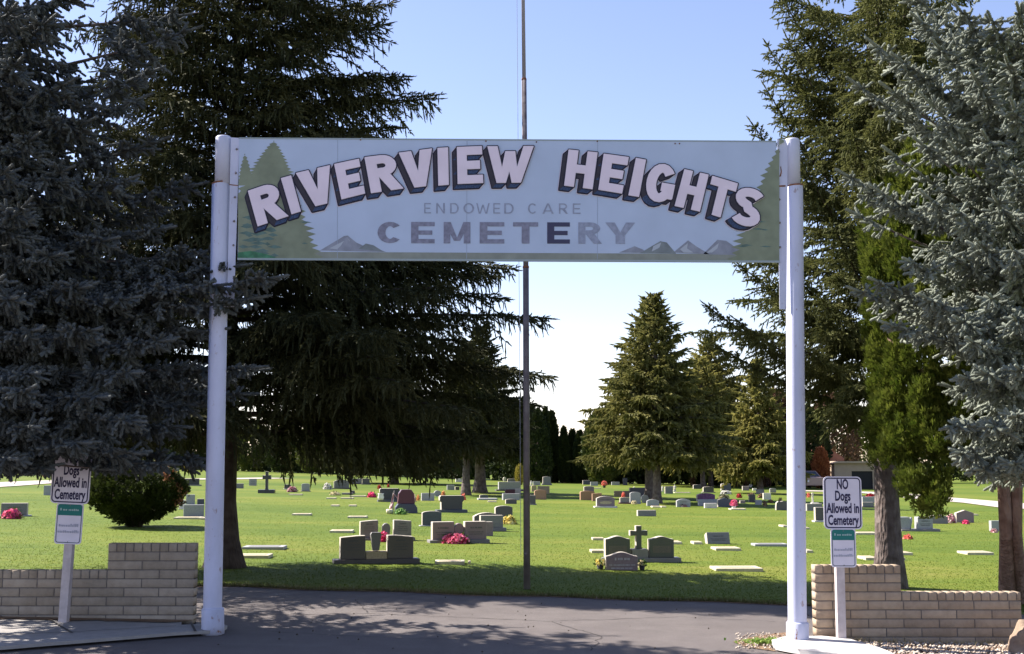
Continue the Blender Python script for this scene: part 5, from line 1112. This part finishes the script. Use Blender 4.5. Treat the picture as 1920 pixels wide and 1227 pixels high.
# H: left blue spruce, trunk outside the frame
bH = np.array([-6.9, 13.8, zg(-6.9)])
def RH(h, az): return max(.3, min(4.0, (10.8-h)*.52))*(.72+.28*max(0, math.cos(az+.5)))*(1-.65*max(0, math.sin(az)))
bo = ring_boughs(bH, 1.6, 10.6, RH, 70, 41, rise=lambda t: .05+.4*t, sag=-.05)
tips = [(340, 62, 12.6, 5.9), (395, 20, 13.3, 6.6), (150, -20, 12.0, 6.4), (90, 40, 11.6, 5.8), (30, 120, 11.4, 5.4), (270, 140, 12.4, 5.4), (250, 190, 12.2, 5.1), (160, 230, 11.9, 4.9), (60, 260, 11.6, 4.7), (280, 270, 12.4, 4.7), (120, 320, 11.7, 4.5), (230, 340, 12.1, 4.3), (40, 400, 11.4, 4.2), (508, 522, 11.6, 3.6), (440, 500, 12.0, 3.7), (470, 560, 11.8, 3.4),
        (395, 470, 12.3, 3.9), (330, 540, 11.9, 3.5), (390, 620, 12.1, 3.2), (240, 560, 11.6, 3.4), (462, 690, 12.3, 2.9), (440, 740, 12.5, 2.7), (380, 760, 12.3, 2.7), (300, 640, 11.6, 3.1), (240, 700, 11.4, 2.9), (170, 620, 11.3, 3.1), (250, 790, 11.3, 2.6), (180, 745, 11.2, 2.7), (330, 800, 12.2, 2.5), (370, 860, 12.6, 2.2), (300, 870, 12.0, 2.1), (240, 850, 11.6, 2.2), (150, 830, 11.2, 2.3), (60, 700, 11.1, 2.9),
        (60, 800, 11.0, 2.4), (20, 560, 11.2, 3.5), (100, 480, 11.5, 3.9), (20, 860, 11.1, 2.1), (90, 880, 11.5, 2.0), (200, 880, 11.9, 2.0), (200, 450, 11.8, 4.0), (300, 430, 12.3, 4.1), (120, 160, 11.8, 5.3), (20, 20, 11.4, 6.0), (350, 350, 12.8, 4.5), (10, 320, 11.2, 4.5), (150, 540, 11.4, 3.6), (60, 620, 11.2, 3.2), (350, 700, 12.6, 2.8)]
bo += [(bH+np.array([.2, -.1, z]), TP(a, b, y), -.06) for a, b, y, z in tips]
spH = dict(vol=.75, lat_step=.135, lat_max=.7, seg=.10, tw_len=.125, rad=.0275, nside=4, hang=.35, hang_len=.14, droop=.3, t0=.25, lat_w=1.8, flat=.6)
def maskH(P, rng): px, py, z = project(P); return ~((py > 881-19*np.exp(-((px-130)/42)**2)+rng.normal(0, 3, len(P))) & (px > -60) & (px < 560)) & ~((px > 98) & (px < 200) & (py > 10) & (py < 185) & (py < 10+(px-60)*1.6) & (rng.random(len(P)) < .93)) & ~((px > 470) & (py > 590) & (py < 1100)) & ~((py < 470) & (px > 396) & (P[:, 1] < 13.2)) & ~((py > 590) & (px > 392) & (P[:, 1] < 12.25)) & ~((px > 335) & (py < 60) & (py > -80))
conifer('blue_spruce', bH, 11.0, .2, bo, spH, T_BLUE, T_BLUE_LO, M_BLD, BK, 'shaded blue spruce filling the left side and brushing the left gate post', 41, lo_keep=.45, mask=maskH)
# Gd: right blue spruce
bB = np.array([6.35, 13.9, zg(6.35)])
def RB(h, az): return max(.3, min(2.1, (12.5-h)*.3))*(.75+.25*math.cos(az-3.6))
bo = ring_boughs(bB, 2.4, 12, RB, 34, 51, rise=lambda t: .05+.4*t, sag=-.04)
tips = [(1700, -20, 11.9, 6.0), (1725, 40, 11.6, 5.7), (1645, 88, 11.9, 5.3), (1690, 115, 11.6, 5.3), (1760, 90, 11.2, 5.3), (1800, 20, 11.2, 5.9), (1860, 40, 11.0, 5.7), (1615, 165, 12.2, 4.8), (1670, 170, 11.8, 4.9), (1740, 190, 11.4, 4.7), (1830, 150, 11.0, 4.9), (1890, 120, 10.9, 5.2), (1730, 272, 11.6, 4.4), (1790, 280, 11.2, 4.3), (1850, 260, 11.0, 4.4), (1592, 332, 12.0, 4.0), (1675, 290, 11.7, 4.2),
        (1612, 405, 12.0, 3.8), (1650, 360, 11.8, 3.9), (1740, 370, 11.4, 3.9), (1800, 400, 11.2, 3.8), (1870, 380, 10.9, 3.9), (1905, 330, 10.8, 4.1), (1615, 548, 11.7, 3.2), (1650, 530, 11.5, 3.3), (1705, 490, 11.5, 3.5), (1672, 610, 11.6, 3.0), (1740, 560, 11.3, 3.2), (1800, 600, 11.0, 3.1), (1860, 560, 10.9, 3.3), (1905, 600, 10.7, 3.1), (1822, 640, 10.9, 2.9), (1850, 700, 10.8, 2.7),
        (1812, 710, 11.1, 2.7), (1778, 800, 11.2, 2.4), (1800, 850, 11.4, 2.2), (1860, 800, 10.9, 2.4), (1905, 780, 10.7, 2.5), (1840, 880, 11.4, 2.0), (1900, 870, 11.0, 2.1), (1900, 470, 10.8, 3.6), (1840, 460, 11.1, 3.6), (1780, 480, 11.4, 3.6), (1900, 200, 10.9, 4.7), (1910, 690, 10.7, 2.8), (1910, 20, 10.8, 6.0)]
bo += [(bB+np.array([-.15, -.1, z]), TP(a, b, y), -.05) for a, b, y, z in tips]
spB = dict(vol=.75, lat_step=.12, lat_max=.40, seg=.095, tw_len=.12, rad=.026, nside=4, hang=.3, hang_len=.13, droop=.3, t0=.22, lat_w=1.8, flat=.65)
def maskB(P, rng):
    px, py, z = project(P); jx = px+rng.normal(0, 9, len(P)); jy = py+rng.normal(0, 7, len(P)); gap = np.zeros(len(P), bool)
    for a, b, c_, d_ in ((1700, 300, 1868, 342), (1640, 425, 1745, 492), (1745, 425, 1800, 462), (1700, 640, 1782, 905), (1640, 628, 1700, 905), (1735, 210, 1775, 245), (1660, 215, 1700, 262)): gap |= (jx > a) & (jx < c_) & (jy > b) & (jy < d_)
    return ~gap & ~((py > 915) & (px < 1990)) & ~((px < 1585) & (py > -60))
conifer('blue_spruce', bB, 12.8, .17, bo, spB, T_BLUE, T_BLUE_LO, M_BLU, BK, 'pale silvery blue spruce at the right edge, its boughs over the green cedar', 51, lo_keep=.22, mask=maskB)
# F: cedar with forked reddish trunk
def clumped(name, base, label, leaf, bark, clumps, tm, rng, trunks, seed, per=70, L=(.09, .16), spread=(.16, .16, .28), updir=.9, group=None, cat='tree', lo=.3, yel=.0):
    root = empty(name, base, 0, label, cat, group); base = np.array(base, float)
    P = np.repeat(clumps, per, 0); n = len(P); g = rng.normal(0, 1, (n, 3)); g = nrm(g)*rng.uniform(.35, 1, (n, 1)); P = P+g*np.array(spread)
    ax = P-np.array([base[0], base[1], 0]); ax[:, 2] = 0; D = nrm(ax)*.55+g*.5+ZZ*updir; ti = np.repeat(rng.uniform(.1, .6, len(clumps)), per)+rng.uniform(-.15, .3, n)+g[:, 2]*.12
    if yel: y = rng.random(n) < yel; ti[y] = 1.0
    v = in_view(P); k = v | (rng.random(n) < lo); P, D, ti = P[k], D[k], ti[k]; n = len(P); LL = rng.uniform(*L, n)
    V, T, K = stamp(tm, P, D, LL, LL*.75, np.clip(ti, 0, 1), rng); link('crown', tri_mesh('crown', V-base, T, K), leaf, root)
    mb = MB(); rr = random.Random(seed)
    for pts, rad in trunks: mb.tube([tuple(np.array(p)-base) for p in pts], rad, 12, jit=.12, rng=rr)
    mb.build('trunk', bark, root); print('CLUMP', name, len(T)); return root
bF = G(1893, 1132); rng = np.random.default_rng(61); cF = np.array([TP(1795, 700, 15.1)[0], 15.1, 0]); cl_ = []
for i in range(560):
    z = rng.uniform(1.75, 5.7); a = rng.uniform(0, 6.283); R_ = min(1.0, .2+(6.1-z)*.75)*rng.uniform(.72, 1.04)*(1-.18*(z < 1.8)); cl_.append((cF[0]+R_*math.cos(a)*1.0, cF[1]+R_*math.sin(a), z))
for i in range(13): q = TP(rng.uniform(1695, 1770), rng.uniform(895, 950), 14.3+rng.uniform(0, .6)); cl_.append(tuple(q))
pt = lambda a, b, y=14.9: TP(a, b, y)
tr = [([bF+np.array([.0, .05, -.3]), bF+np.array([-.02, 0, .1]), pt(1886, 1000), pt(1881, 900), pt(1868, 800), pt(1850, 500), pt(1835, 330)], [.16, .12, .078, .075, .07, .05, .03]),
      ([bF+np.array([.12, .05, -.3]), bF+np.array([.14, 0, .1]), pt(1905, 1000), pt(1907, 900), pt(1905, 760), pt(1880, 520), pt(1860, 250)], [.14, .10, .07, .066, .06, .04, .03])]
for q in range(7):
    z = 1.4+q*.5; a = rng.uniform(0, 6.28); s_ = np.array([TP(1870, 700, 14.9)[0], 14.9, z]); tr.append(([s_, s_*.5+np.array([cF[0]+math.cos(a), cF[1]+math.sin(a), z+.3])*.5, np.array([cF[0]+math.cos(a), cF[1]+math.sin(a), z+.8])], [.04, .03, .01]))
clumped('cedar_tree', bF, 'bright green cedar with flat sprays and a forked reddish trunk, beside the silvery spruce', M_THU, BKR, np.array(cl_), T_FAN, rng, tr, 61, per=75, yel=.06, spread=(.13, .13, .24), L=(.07, .12))
# bush
bI = G(252, 988); rng = np.random.default_rng(71); k = bI[1]/FPX; cl_ = []
while len(cl_) < 520:
    d = nrm(rng.normal(0, 1, (1, 3)))[0]; s = rng.uniform(.75, 1.03); x, y, z = d*s
    zz = 62+z*56; w = 88*(1 if z > -.1 else (1-.62*(-z-.1)**1.2)); cl_.append((bI[0]+x*w*k, bI[1]+y*w*k, bI[2]+max(3, zz)*k))
tr = [([bI+np.array([.1*math.cos(a), .1*math.sin(a), -.1]), bI+np.array([.6*math.cos(a), .6*math.sin(a), .9])], [.04, .015]) for a in np.arange(0, 6.2, .8)]
bush = clumped('round_bush', bI, 'round dark green bush with reddish tips beside the half-hidden sign', leafmat('bush_leaf', (.014, .024, .006), (.075, .095, .022), .15), BKD, np.array(cl_), T_LEAF, rng, tr, 71, per=60, L=(.05, .085), spread=(.14, .14, .12), updir=.4, cat='bush')
rd = np.array([(bI[0]+(px-252)*k+rng.normal(0, .04), bI[1]+rng.uniform(-.5, .3), bI[2]+(988-py)*k) for px, py in ((300, 876), (305, 882), (312, 888), (320, 898), (328, 905), (333, 915), (336, 925), (295, 880), (316, 893), (331, 910), (338, 935), (339, 945))])
P = np.repeat(rd, 45, 0)+rng.normal(0, .06, (45*len(rd), 3)); V, T, K = stamp(T_LEAF, P, rng.normal(0, 1, (len(P), 3))+ZZ, rng.uniform(.05, .08, len(P)), np.full(len(P), .035), rng.random(len(P)), rng)
link('reddish_leaves', tri_mesh('reddish_leaves', V-np.array(bI), T, K), leafmat('reddish_leaf', (.12, .03, .015), (.3, .15, .07), .25), bush)
# mid-distance spruces
def mid_spruce(px, by, top, wpx, label, seed, leaf=M_CEN, n=110, z0=1.6, tr_=.21, Y=None, apex=1.0, group='spruces in the middle of the lawn', rise=None, sc=1.0, hang=.5):
    b = G(px, by) if Y is None else np.array([at(px, by, Y)[0], Y, zg(at(px, by, Y)[0])]); Y = b[1]; H = at(px, top, Y)[2]-b[2]; Rm = wpx/2/FPX*Y
    def Rf(h, az): t = (h-z0)/(H-z0); return max(.12, Rm*min(1, 1.05*(1-t)**apex+.03))*(.9 if t < .08 else 1)
    bo = ring_boughs(b, z0, H-.15, Rf, n, seed, rise=rise or (lambda t: -.05+.75*t*t), sag=.04, jit=.30)
    sp = dict(vol=.6, lat_step=.19*sc, lat_max=1.15*sc, seg=.21*sc, tw_len=.22*sc, rad=.058*sc, nside=3, hang=hang, hang_len=.36*sc, droop=.25, t0=.08, lat_w=1.5)
    return conifer('spruce_tree', b, H, tr_, bo, sp, T_FAR, T_FAR, leaf, BK, label, seed, group=group, wood_r=.05)
mid_spruce(1232, 944, 549, 310, 'tall mid-green spruce with bare lower trunk, front one of a twin, centre right', 81, n=120, z0=1.9, tr_=.19)
mid_spruce(1217, 935, 556, 290, 'tall mid-green spruce immediately behind and left of its twin, centre right', 82, n=90, z0=2.0, tr_=.21)
mid_spruce(874, 929, 640, 240, 'dark spruce with a slender bare trunk behind the big black spruce', 83, n=110, z0=2.4, tr_=.21, leaf=M_NOR, group='dark spruces left of the flagpole')
mid_spruce(900, 924, 606, 250, 'dark spruce with a thicker flared trunk right of the slender one, left of the flagpole', 84, n=120, z0=2.2, tr_=.33, leaf=M_NOR, group='dark spruces left of the flagpole')
mid_spruce(1333, 912, 630, 340, 'drooping olive spruce with a slim trunk, left of the right gate post', 85, n=120, z0=2.0, tr_=.2, leaf=M_CED, sc=1.25, hang=.9)
mid_spruce(1318, 914, 670, 290, 'shorter olive spruce, slim trunk left of its neighbour, left of the right gate post', 86, n=80, z0=2.0, tr_=.2, leaf=M_CED, sc=1.25, hang=.9)
mid_spruce(1425, 905, 670, 200, 'olive spruce touching the right gate post on its left', 87, Y=80, n=90, z0=1.2, tr_=.2, leaf=M_CED, sc=1.3, hang=.9)
mid_spruce(740, 900, 700, 320, 'dark spruce far off behind the big black one', 88, Y=92, n=100, z0=1.2, tr_=.25, leaf=M_NOR, sc=1.5, group='dark spruces left of the flagpole')
# columnar and rounded trees of the far belt
def shell_tree(name, px, top, w, Y, leaf, label, seed, prof='col', n=5200, s=.17, group='far belt of trees', cat='tree', z0=.1, tops=None):
    X = at(px, 800, Y)[0]; b = np.array([X, Y, zg(X)]); H = at(px, top, Y)[2]-b[2]; Rm = w/2/FPX*Y; rng = np.random.default_rng(seed); root = empty(name, b, 0, label, cat, group)
    u = rng.random(n)**.85; a = rng.uniform(0, 6.283, n)
    if prof == 'col': rr = np.clip(1.05-u**3.2*1.0, .06, 1)*np.clip(.72+u*2.2, 0, 1)
    elif prof == 'cone': rr = np.clip(1.02-u**1.4, .04, 1)*np.clip(.8+u*2, 0, 1)
    else: rr = np.sqrt(np.clip(1-(2*u-.92)**2/1.15, .02, 1))
    lob = 1+.10*np.sin(a*5+u*9+seed)+.07*np.sin(a*9-u*21)
    rr = rr*lob*rng.uniform(.80, 1.03, n)*Rm; P = np.stack([np.cos(a)*rr, np.sin(a)*rr, z0+u*(H-z0)+rng.normal(0, .1, n)], 1)
    D = np.stack([np.cos(a)*.5, np.sin(a)*.5, np.full(n, .9)], 1)+rng.normal(0, .4, (n, 3)); L = s*rng.uniform(.9, 2.0, n)*(H/6)**.3
    V, T, K = stamp(T_FAR, P, D, L, L*.36, np.clip(.3+.25*np.sin(a*5+u*14)+rng.uniform(-.25, .35, n), 0, 1), rng)
    link('crown', tri_mesh('crown', V, T, K), leaf, root); mb = MB(); mb.tube([(0, 0, -.1), (0, 0, H*.6)], [.2, .08], 8); mb.build('trunk', BKD, root); return root
BELT = [(1008, 772, 44, 108, M_COL, 'col', 'dark column cypress touching the flagpole on its right'), (1022, 770, 20, 110, M_COL, 'cone', 'pointed dark cypress peak, second right of the flagpole'), (1034, 776, 26, 111, M_COL, 'col', 'dark cypress at the right end of the tall clump by the flagpole'), (1057, 806, 17, 110, M_COL, 'col', 'lone narrow dark cypress column in the gap'),
        (1073, 810, 18, 111, M_COL, 'col', 'dark cypress, first column right of the lone narrow one'), (1087, 813, 22, 110, M_COL, 'col', 'dark cypress, second column right of the lone narrow one'), (1101, 815, 18, 111, M_COL, 'col', 'dark cypress just left of the rounded green tree'), (1128, 772, 64, 105, M_OLV, 'rnd', 'rounded green tree with a drooping bough left of the tall twin spruces'),
        (985, 760, 60, 112, M_COL, 'rnd', 'dark tree directly behind the flagpole'), (945, 800, 60, 118, M_COL, 'rnd', 'dark far tree left of the golden shrub'), (890, 800, 70, 120, M_COL, 'rnd', 'dark far tree between the two bare spruce trunks'), (840, 795, 60, 125, M_COL, 'rnd', 'dark far tree left of the slender bare trunk'), (790, 800, 70, 128, M_COL, 'rnd', 'dark far tree behind the broad black monument'),
        (730, 790, 80, 132, M_COL, 'rnd', 'dark far tree above the maroon monument'), (665, 795, 80, 138, M_COL, 'rnd', 'dark far tree above the curved-top grey stone'), (600, 795, 80, 145, M_OLV, 'rnd', 'green far tree above the black and white bouquet'), (540, 800, 80, 152, M_COL, 'rnd', 'dark far tree above the pink flowers and pale arch'), (480, 800, 80, 160, M_OLV, 'rnd', 'green far tree above the black cross'),
        (430, 795, 60, 165, M_COL, 'rnd', 'dark far tree behind the trunk of the big black spruce'), (365, 790, 90, 172, M_COL, 'rnd', 'dark far tree just left of the left gate post'), (290, 800, 100, 180, M_OLV, 'rnd', 'green far tree above the round bush'), (210, 800, 100, 185, M_COL, 'rnd', 'dark far tree above the half-hidden sign'), (120, 805, 110, 190, M_OLV, 'rnd', 'green far tree at the left, above the pale path'), (30, 800, 120, 195, M_COL, 'rnd', 'dark far tree at the far left edge'),
        (1165, 800, 60, 112, M_COL, 'rnd', 'dark far tree behind the left side of the twin spruces'), (1215, 790, 60, 114, M_COL, 'rnd', 'dark far tree behind the twin trunks'), (1270, 800, 60, 116, M_COL, 'rnd', 'dark far tree right of the twin trunks'), (1320, 800, 60, 114, M_COL, 'rnd', 'dark far tree behind the two slim trunks'), (1370, 790, 60, 112, M_COL, 'rnd', 'dark far tree above the dark blue arched stone'),
        (1415, 780, 60, 110, M_COL, 'rnd', 'dark far tree left of the reddish-brown one'), (1458, 735, 66, 116, M_BRN, 'rnd', 'reddish-brown autumn tree just left of the right gate post'), (1515, 770, 70, 112, M_COL, 'rnd', 'dark far tree right of the right gate post'), (1560, 740, 90, 135, M_BRN, 'rnd', 'brown autumn tree behind the right-hand spruce'), (1537, 846, 26, 104, M_ORG, 'rnd', 'small orange autumn tree left of the pale garage'),
        (1640, 790, 110, 150, M_OLV, 'rnd', 'green far tree behind the pale garage'), (1740, 800, 110, 150, M_COL, 'rnd', 'dark far tree right of the big trunk'), (1840, 830, 130, 160, M_COL, 'rnd', 'dark far tree between the big trunk and the forked one'), (1930, 830, 120, 165, M_OLV, 'rnd', 'green far tree at the right edge')]
for i_, (a, b, c_, y, m, pf, lab) in enumerate(BELT): shell_tree('cypress_tree' if pf != 'rnd' else 'leafy_tree', a, b, c_, y, m, lab, 100+i_, pf, n=5200 if pf == 'rnd' else 4200, s=.2)
shell_tree('golden_shrub', 974, 874, 16, 95, M_GLD, 'small golden oval shrub touching the flagpole on its left', 150, 'rnd', n=1500, s=.08, group=None, cat='shrub', z0=.05)
shell_tree('yellow_shrub', 353, 862, 14, 150, M_GLD, 'little yellow-green shrub far off left of the left gate post', 151, 'rnd', n=900, s=.1, group=None, cat='shrub', z0=.05)
for i_, (a, b, c_, lab) in enumerate(((1378, 893, 14, 'tan grass tuft before the dark belt, first from the left'), (1395, 899, 12, 'tan grass tuft before the dark belt, between two others'), (1436, 895, 14, 'tan grass tuft before the dark belt, nearest the right gate post'), (1297, 897, 9, 'tan dried shrub left of the two slim trunks'))):
    shell_tree('dry_shrub', a, b, c_, 106, M_BRN, lab, 160+i_, 'rnd', n=700, s=.1, group='dry shrubs at the edge of the belt', cat='shrub', z0=.05)
# hedge mass closing the bottom of the belt
def hedge():
    rng = np.random.default_rng(99); pts = [(-140, 200), (100, 190), (330, 178), (480, 162), (650, 140), (820, 124), (1000, 112), (1200, 112), (1400, 110), (1480, 112)]
    n = 26000; s = rng.random(n)*(len(pts)-1); i0 = s.astype(int); f = s-i0; px = np.array([p[0] for p in pts]); yy = np.array([p[1] for p in pts])
    X = px[i0]*(1-f)+px[np.minimum(i0+1, len(pts)-1)]*f; Y = yy[i0]*(1-f)+yy[np.minimum(i0+1, len(pts)-1)]*f+rng.uniform(-1.5, 2.5, n); x = (X-960)/FPX*Y
    z = zg(x)+rng.random(n)**.8*(3.2+.9*np.sin(X*.05)+.6*np.sin(X*.13+1)); P = np.stack([x, Y, z], 1); D = rng.normal(0, 1, (n, 3))+ZZ; L = rng.uniform(.25, .6, n)
    V, T, K = stamp(T_FAR, P, D, L, L*.4, rng.uniform(0, .7, n), rng); tag(link('shrubbery', tri_mesh('shrubbery', V, T, K), M_COL), 'continuous dark undergrowth beneath the far belt of trees', 'undergrowth', kind='stuff')
hedge()
# ---------------------------------------------------------------- buildings and car beyond the right post
M_STU = mat('cream_stucco', (.36, .28, .205), .9, var=.06, scale=2); M_DRK = mat('dark_opening', (.012, .012, .014), .6); M_WH = mat('white_trim', (.72, .70, .66), .7); M_ROOF = mat('brown_roof', (.2, .13, .10), .9, var=.2, scale=3)
YB = 104; b = at(1612, 921, YB); b[2] = zg(b[0]); k = YB/FPX; root = empty('garage', b, 0, 'cream garage with a wide dark open door behind the visible no-dogs sign', 'building')
def wallbox(nm, x0, x1, z0, z1, y0, y1, m, par=None):
    mb = MB(); mb.box((x0-1612)*k, (x1-1612)*k, y0, y1, z0, z1); return mb.build(nm, m, par or root)
H_ = 4.0
wl_ = wallbox('wall', 1566, 1598, -.3, 1.48, 0, .25, M_STU); wallbox('wall', 1637, 1670, -.3, 1.48, 0, .25, M_STU); wallbox('wall', 1566, 1670, 1.48, 2.15, 0, .25, M_STU); wallbox('wall', 1566.2, 1669.8, -.3, 2.1, .25, 7, M_STU)
wallbox('door_opening', 1598, 1637, -.2, 1.48, .12, .25, M_DRK); wallbox('window', 1641, 1650, .85, 1.35, -.03, .0, M_DRK)
mb = MB(); mb.prism([((1562-1612)*k, 2.15), ((1674-1612)*k, 2.15), ((1664-1612)*k, 2.32), ((1572-1612)*k, 2.32)], -.3, 7.2); mb.build('roof', M_STU, root)
b2 = at(1470, 905, 118); b2[2] = zg(b2[0]); k = 118/FPX; root = empty('house', b2, 0, 'pale pinkish house with a gable seen just left of the right gate post', 'building')
mb = MB(); mb.prism([(-.75, -.3), (2.4, -.3), (2.4, 2.6), (.8, 3.6), (-.75, 2.6)], 0, 5); mb.build('wall', mat('pink_stucco', (.5, .38, .32), .9), root); mb = MB(); mb.box(.2, .9, -.04, .0, .2, 1.7); mb.build('door', M_DRK, root)
b3 = at(1551, 905, 112); b3[2] = zg(b3[0]); root = empty('house', b3, 0, 'orange-brown house wall seen under the right-hand spruce beside the garage', 'building')
mb = MB(); mb.prism([(-2.2, -.3), (1.6, -.3), (1.6, 2.6), (-.3, 3.9), (-2.2, 2.6)], 0, 5); mb.build('wall', mat('orange_brick', (.42, .17, .10), .9, var=.2, scale=2), root); mb = MB(); mb.box(-1.8, -.4, -.05, 0, .6, 1.6); mb.build('window', M_DRK, root)
# car
c0 = at(1531, 919, 99); c0[2] = zg(c0[0])+.03; root = empty('parked_car', c0, R(8), 'pinkish-beige car facing us beside the right gate post, left of the visible sign', 'car')
body = [(-.85, .25), (.85, .25), (.88, .75), (.8, .95), (.62, 1.42), (-.62, 1.42), (-.8, .95), (-.88, .75)]
M_CAR = mat('car_paint', (.33, .22, .19), .3, spec=.5)
mb = MB(); mb.prism([(-.86, .25), (.86, .25), (.88, .8), (.82, .93), (-.82, .93), (-.88, .8)], 0, 4.4); bd = mb.build('body', M_CAR, root, bevel=.08); mb = MB(); v = [(-.8, .95, .93), (.8, .95, .93), (.64, 1.7, 1.42), (-.64, 1.7, 1.42), (-.8, 4, .93), (.8, 4, .93), (.64, 3.3, 1.42), (-.64, 3.3, 1.42)]
mb.add(v, [(0, 1, 2, 3), (3, 2, 6, 7), (1, 5, 6, 2), (4, 0, 3, 7), (5, 4, 7, 6)]); mb.build('cabin', M_CAR, root)
mb = MB(); mb.add([(-.72, .985, .975), (.72, .985, .975), (.58, 1.64, 1.395), (-.58, 1.64, 1.395)], [(0, 1, 2, 3)]); mb.build('windscreen', mat('car_glass', (.01, .012, .014), .08, spec=.6), root)
for sx in (-1, 1):
    mb = MB(); mb.box(sx*.72-.12, sx*.72+.12, -.03, .02, .55, .7); mb.build('headlight', M_POTW, root)
    for y in (.8, 3.5):
        mb = MB(); mb.tube([(sx*.7, y, .32), (sx*.88, y, .32)], [.32, .32], 16); mb.build('wheel', mat('tyre', (.02, .02, .02), .8), root)
# street lamp seen past the right post
b4 = at(1506, 912, 60); b4[2] = zg(b4[0]); root = empty('street_lamp', b4, 0, 'small white lamp head on a thin pole right of the right gate post', 'street lamp'); top = at(1506, 757, 60)[2]-b4[2]
mb = MB(); mb.tube([(0, 0, 0), (0, 0, top), (.1, 0, top+.06)], [.05, .04, .035], 8); mb.build('pole', M_POLE, root); mb = MB(); mb.blob((.32, 0, top+.05), (.24, .1, .07), 8); mb.build('lamp_head', M_POTW, root)
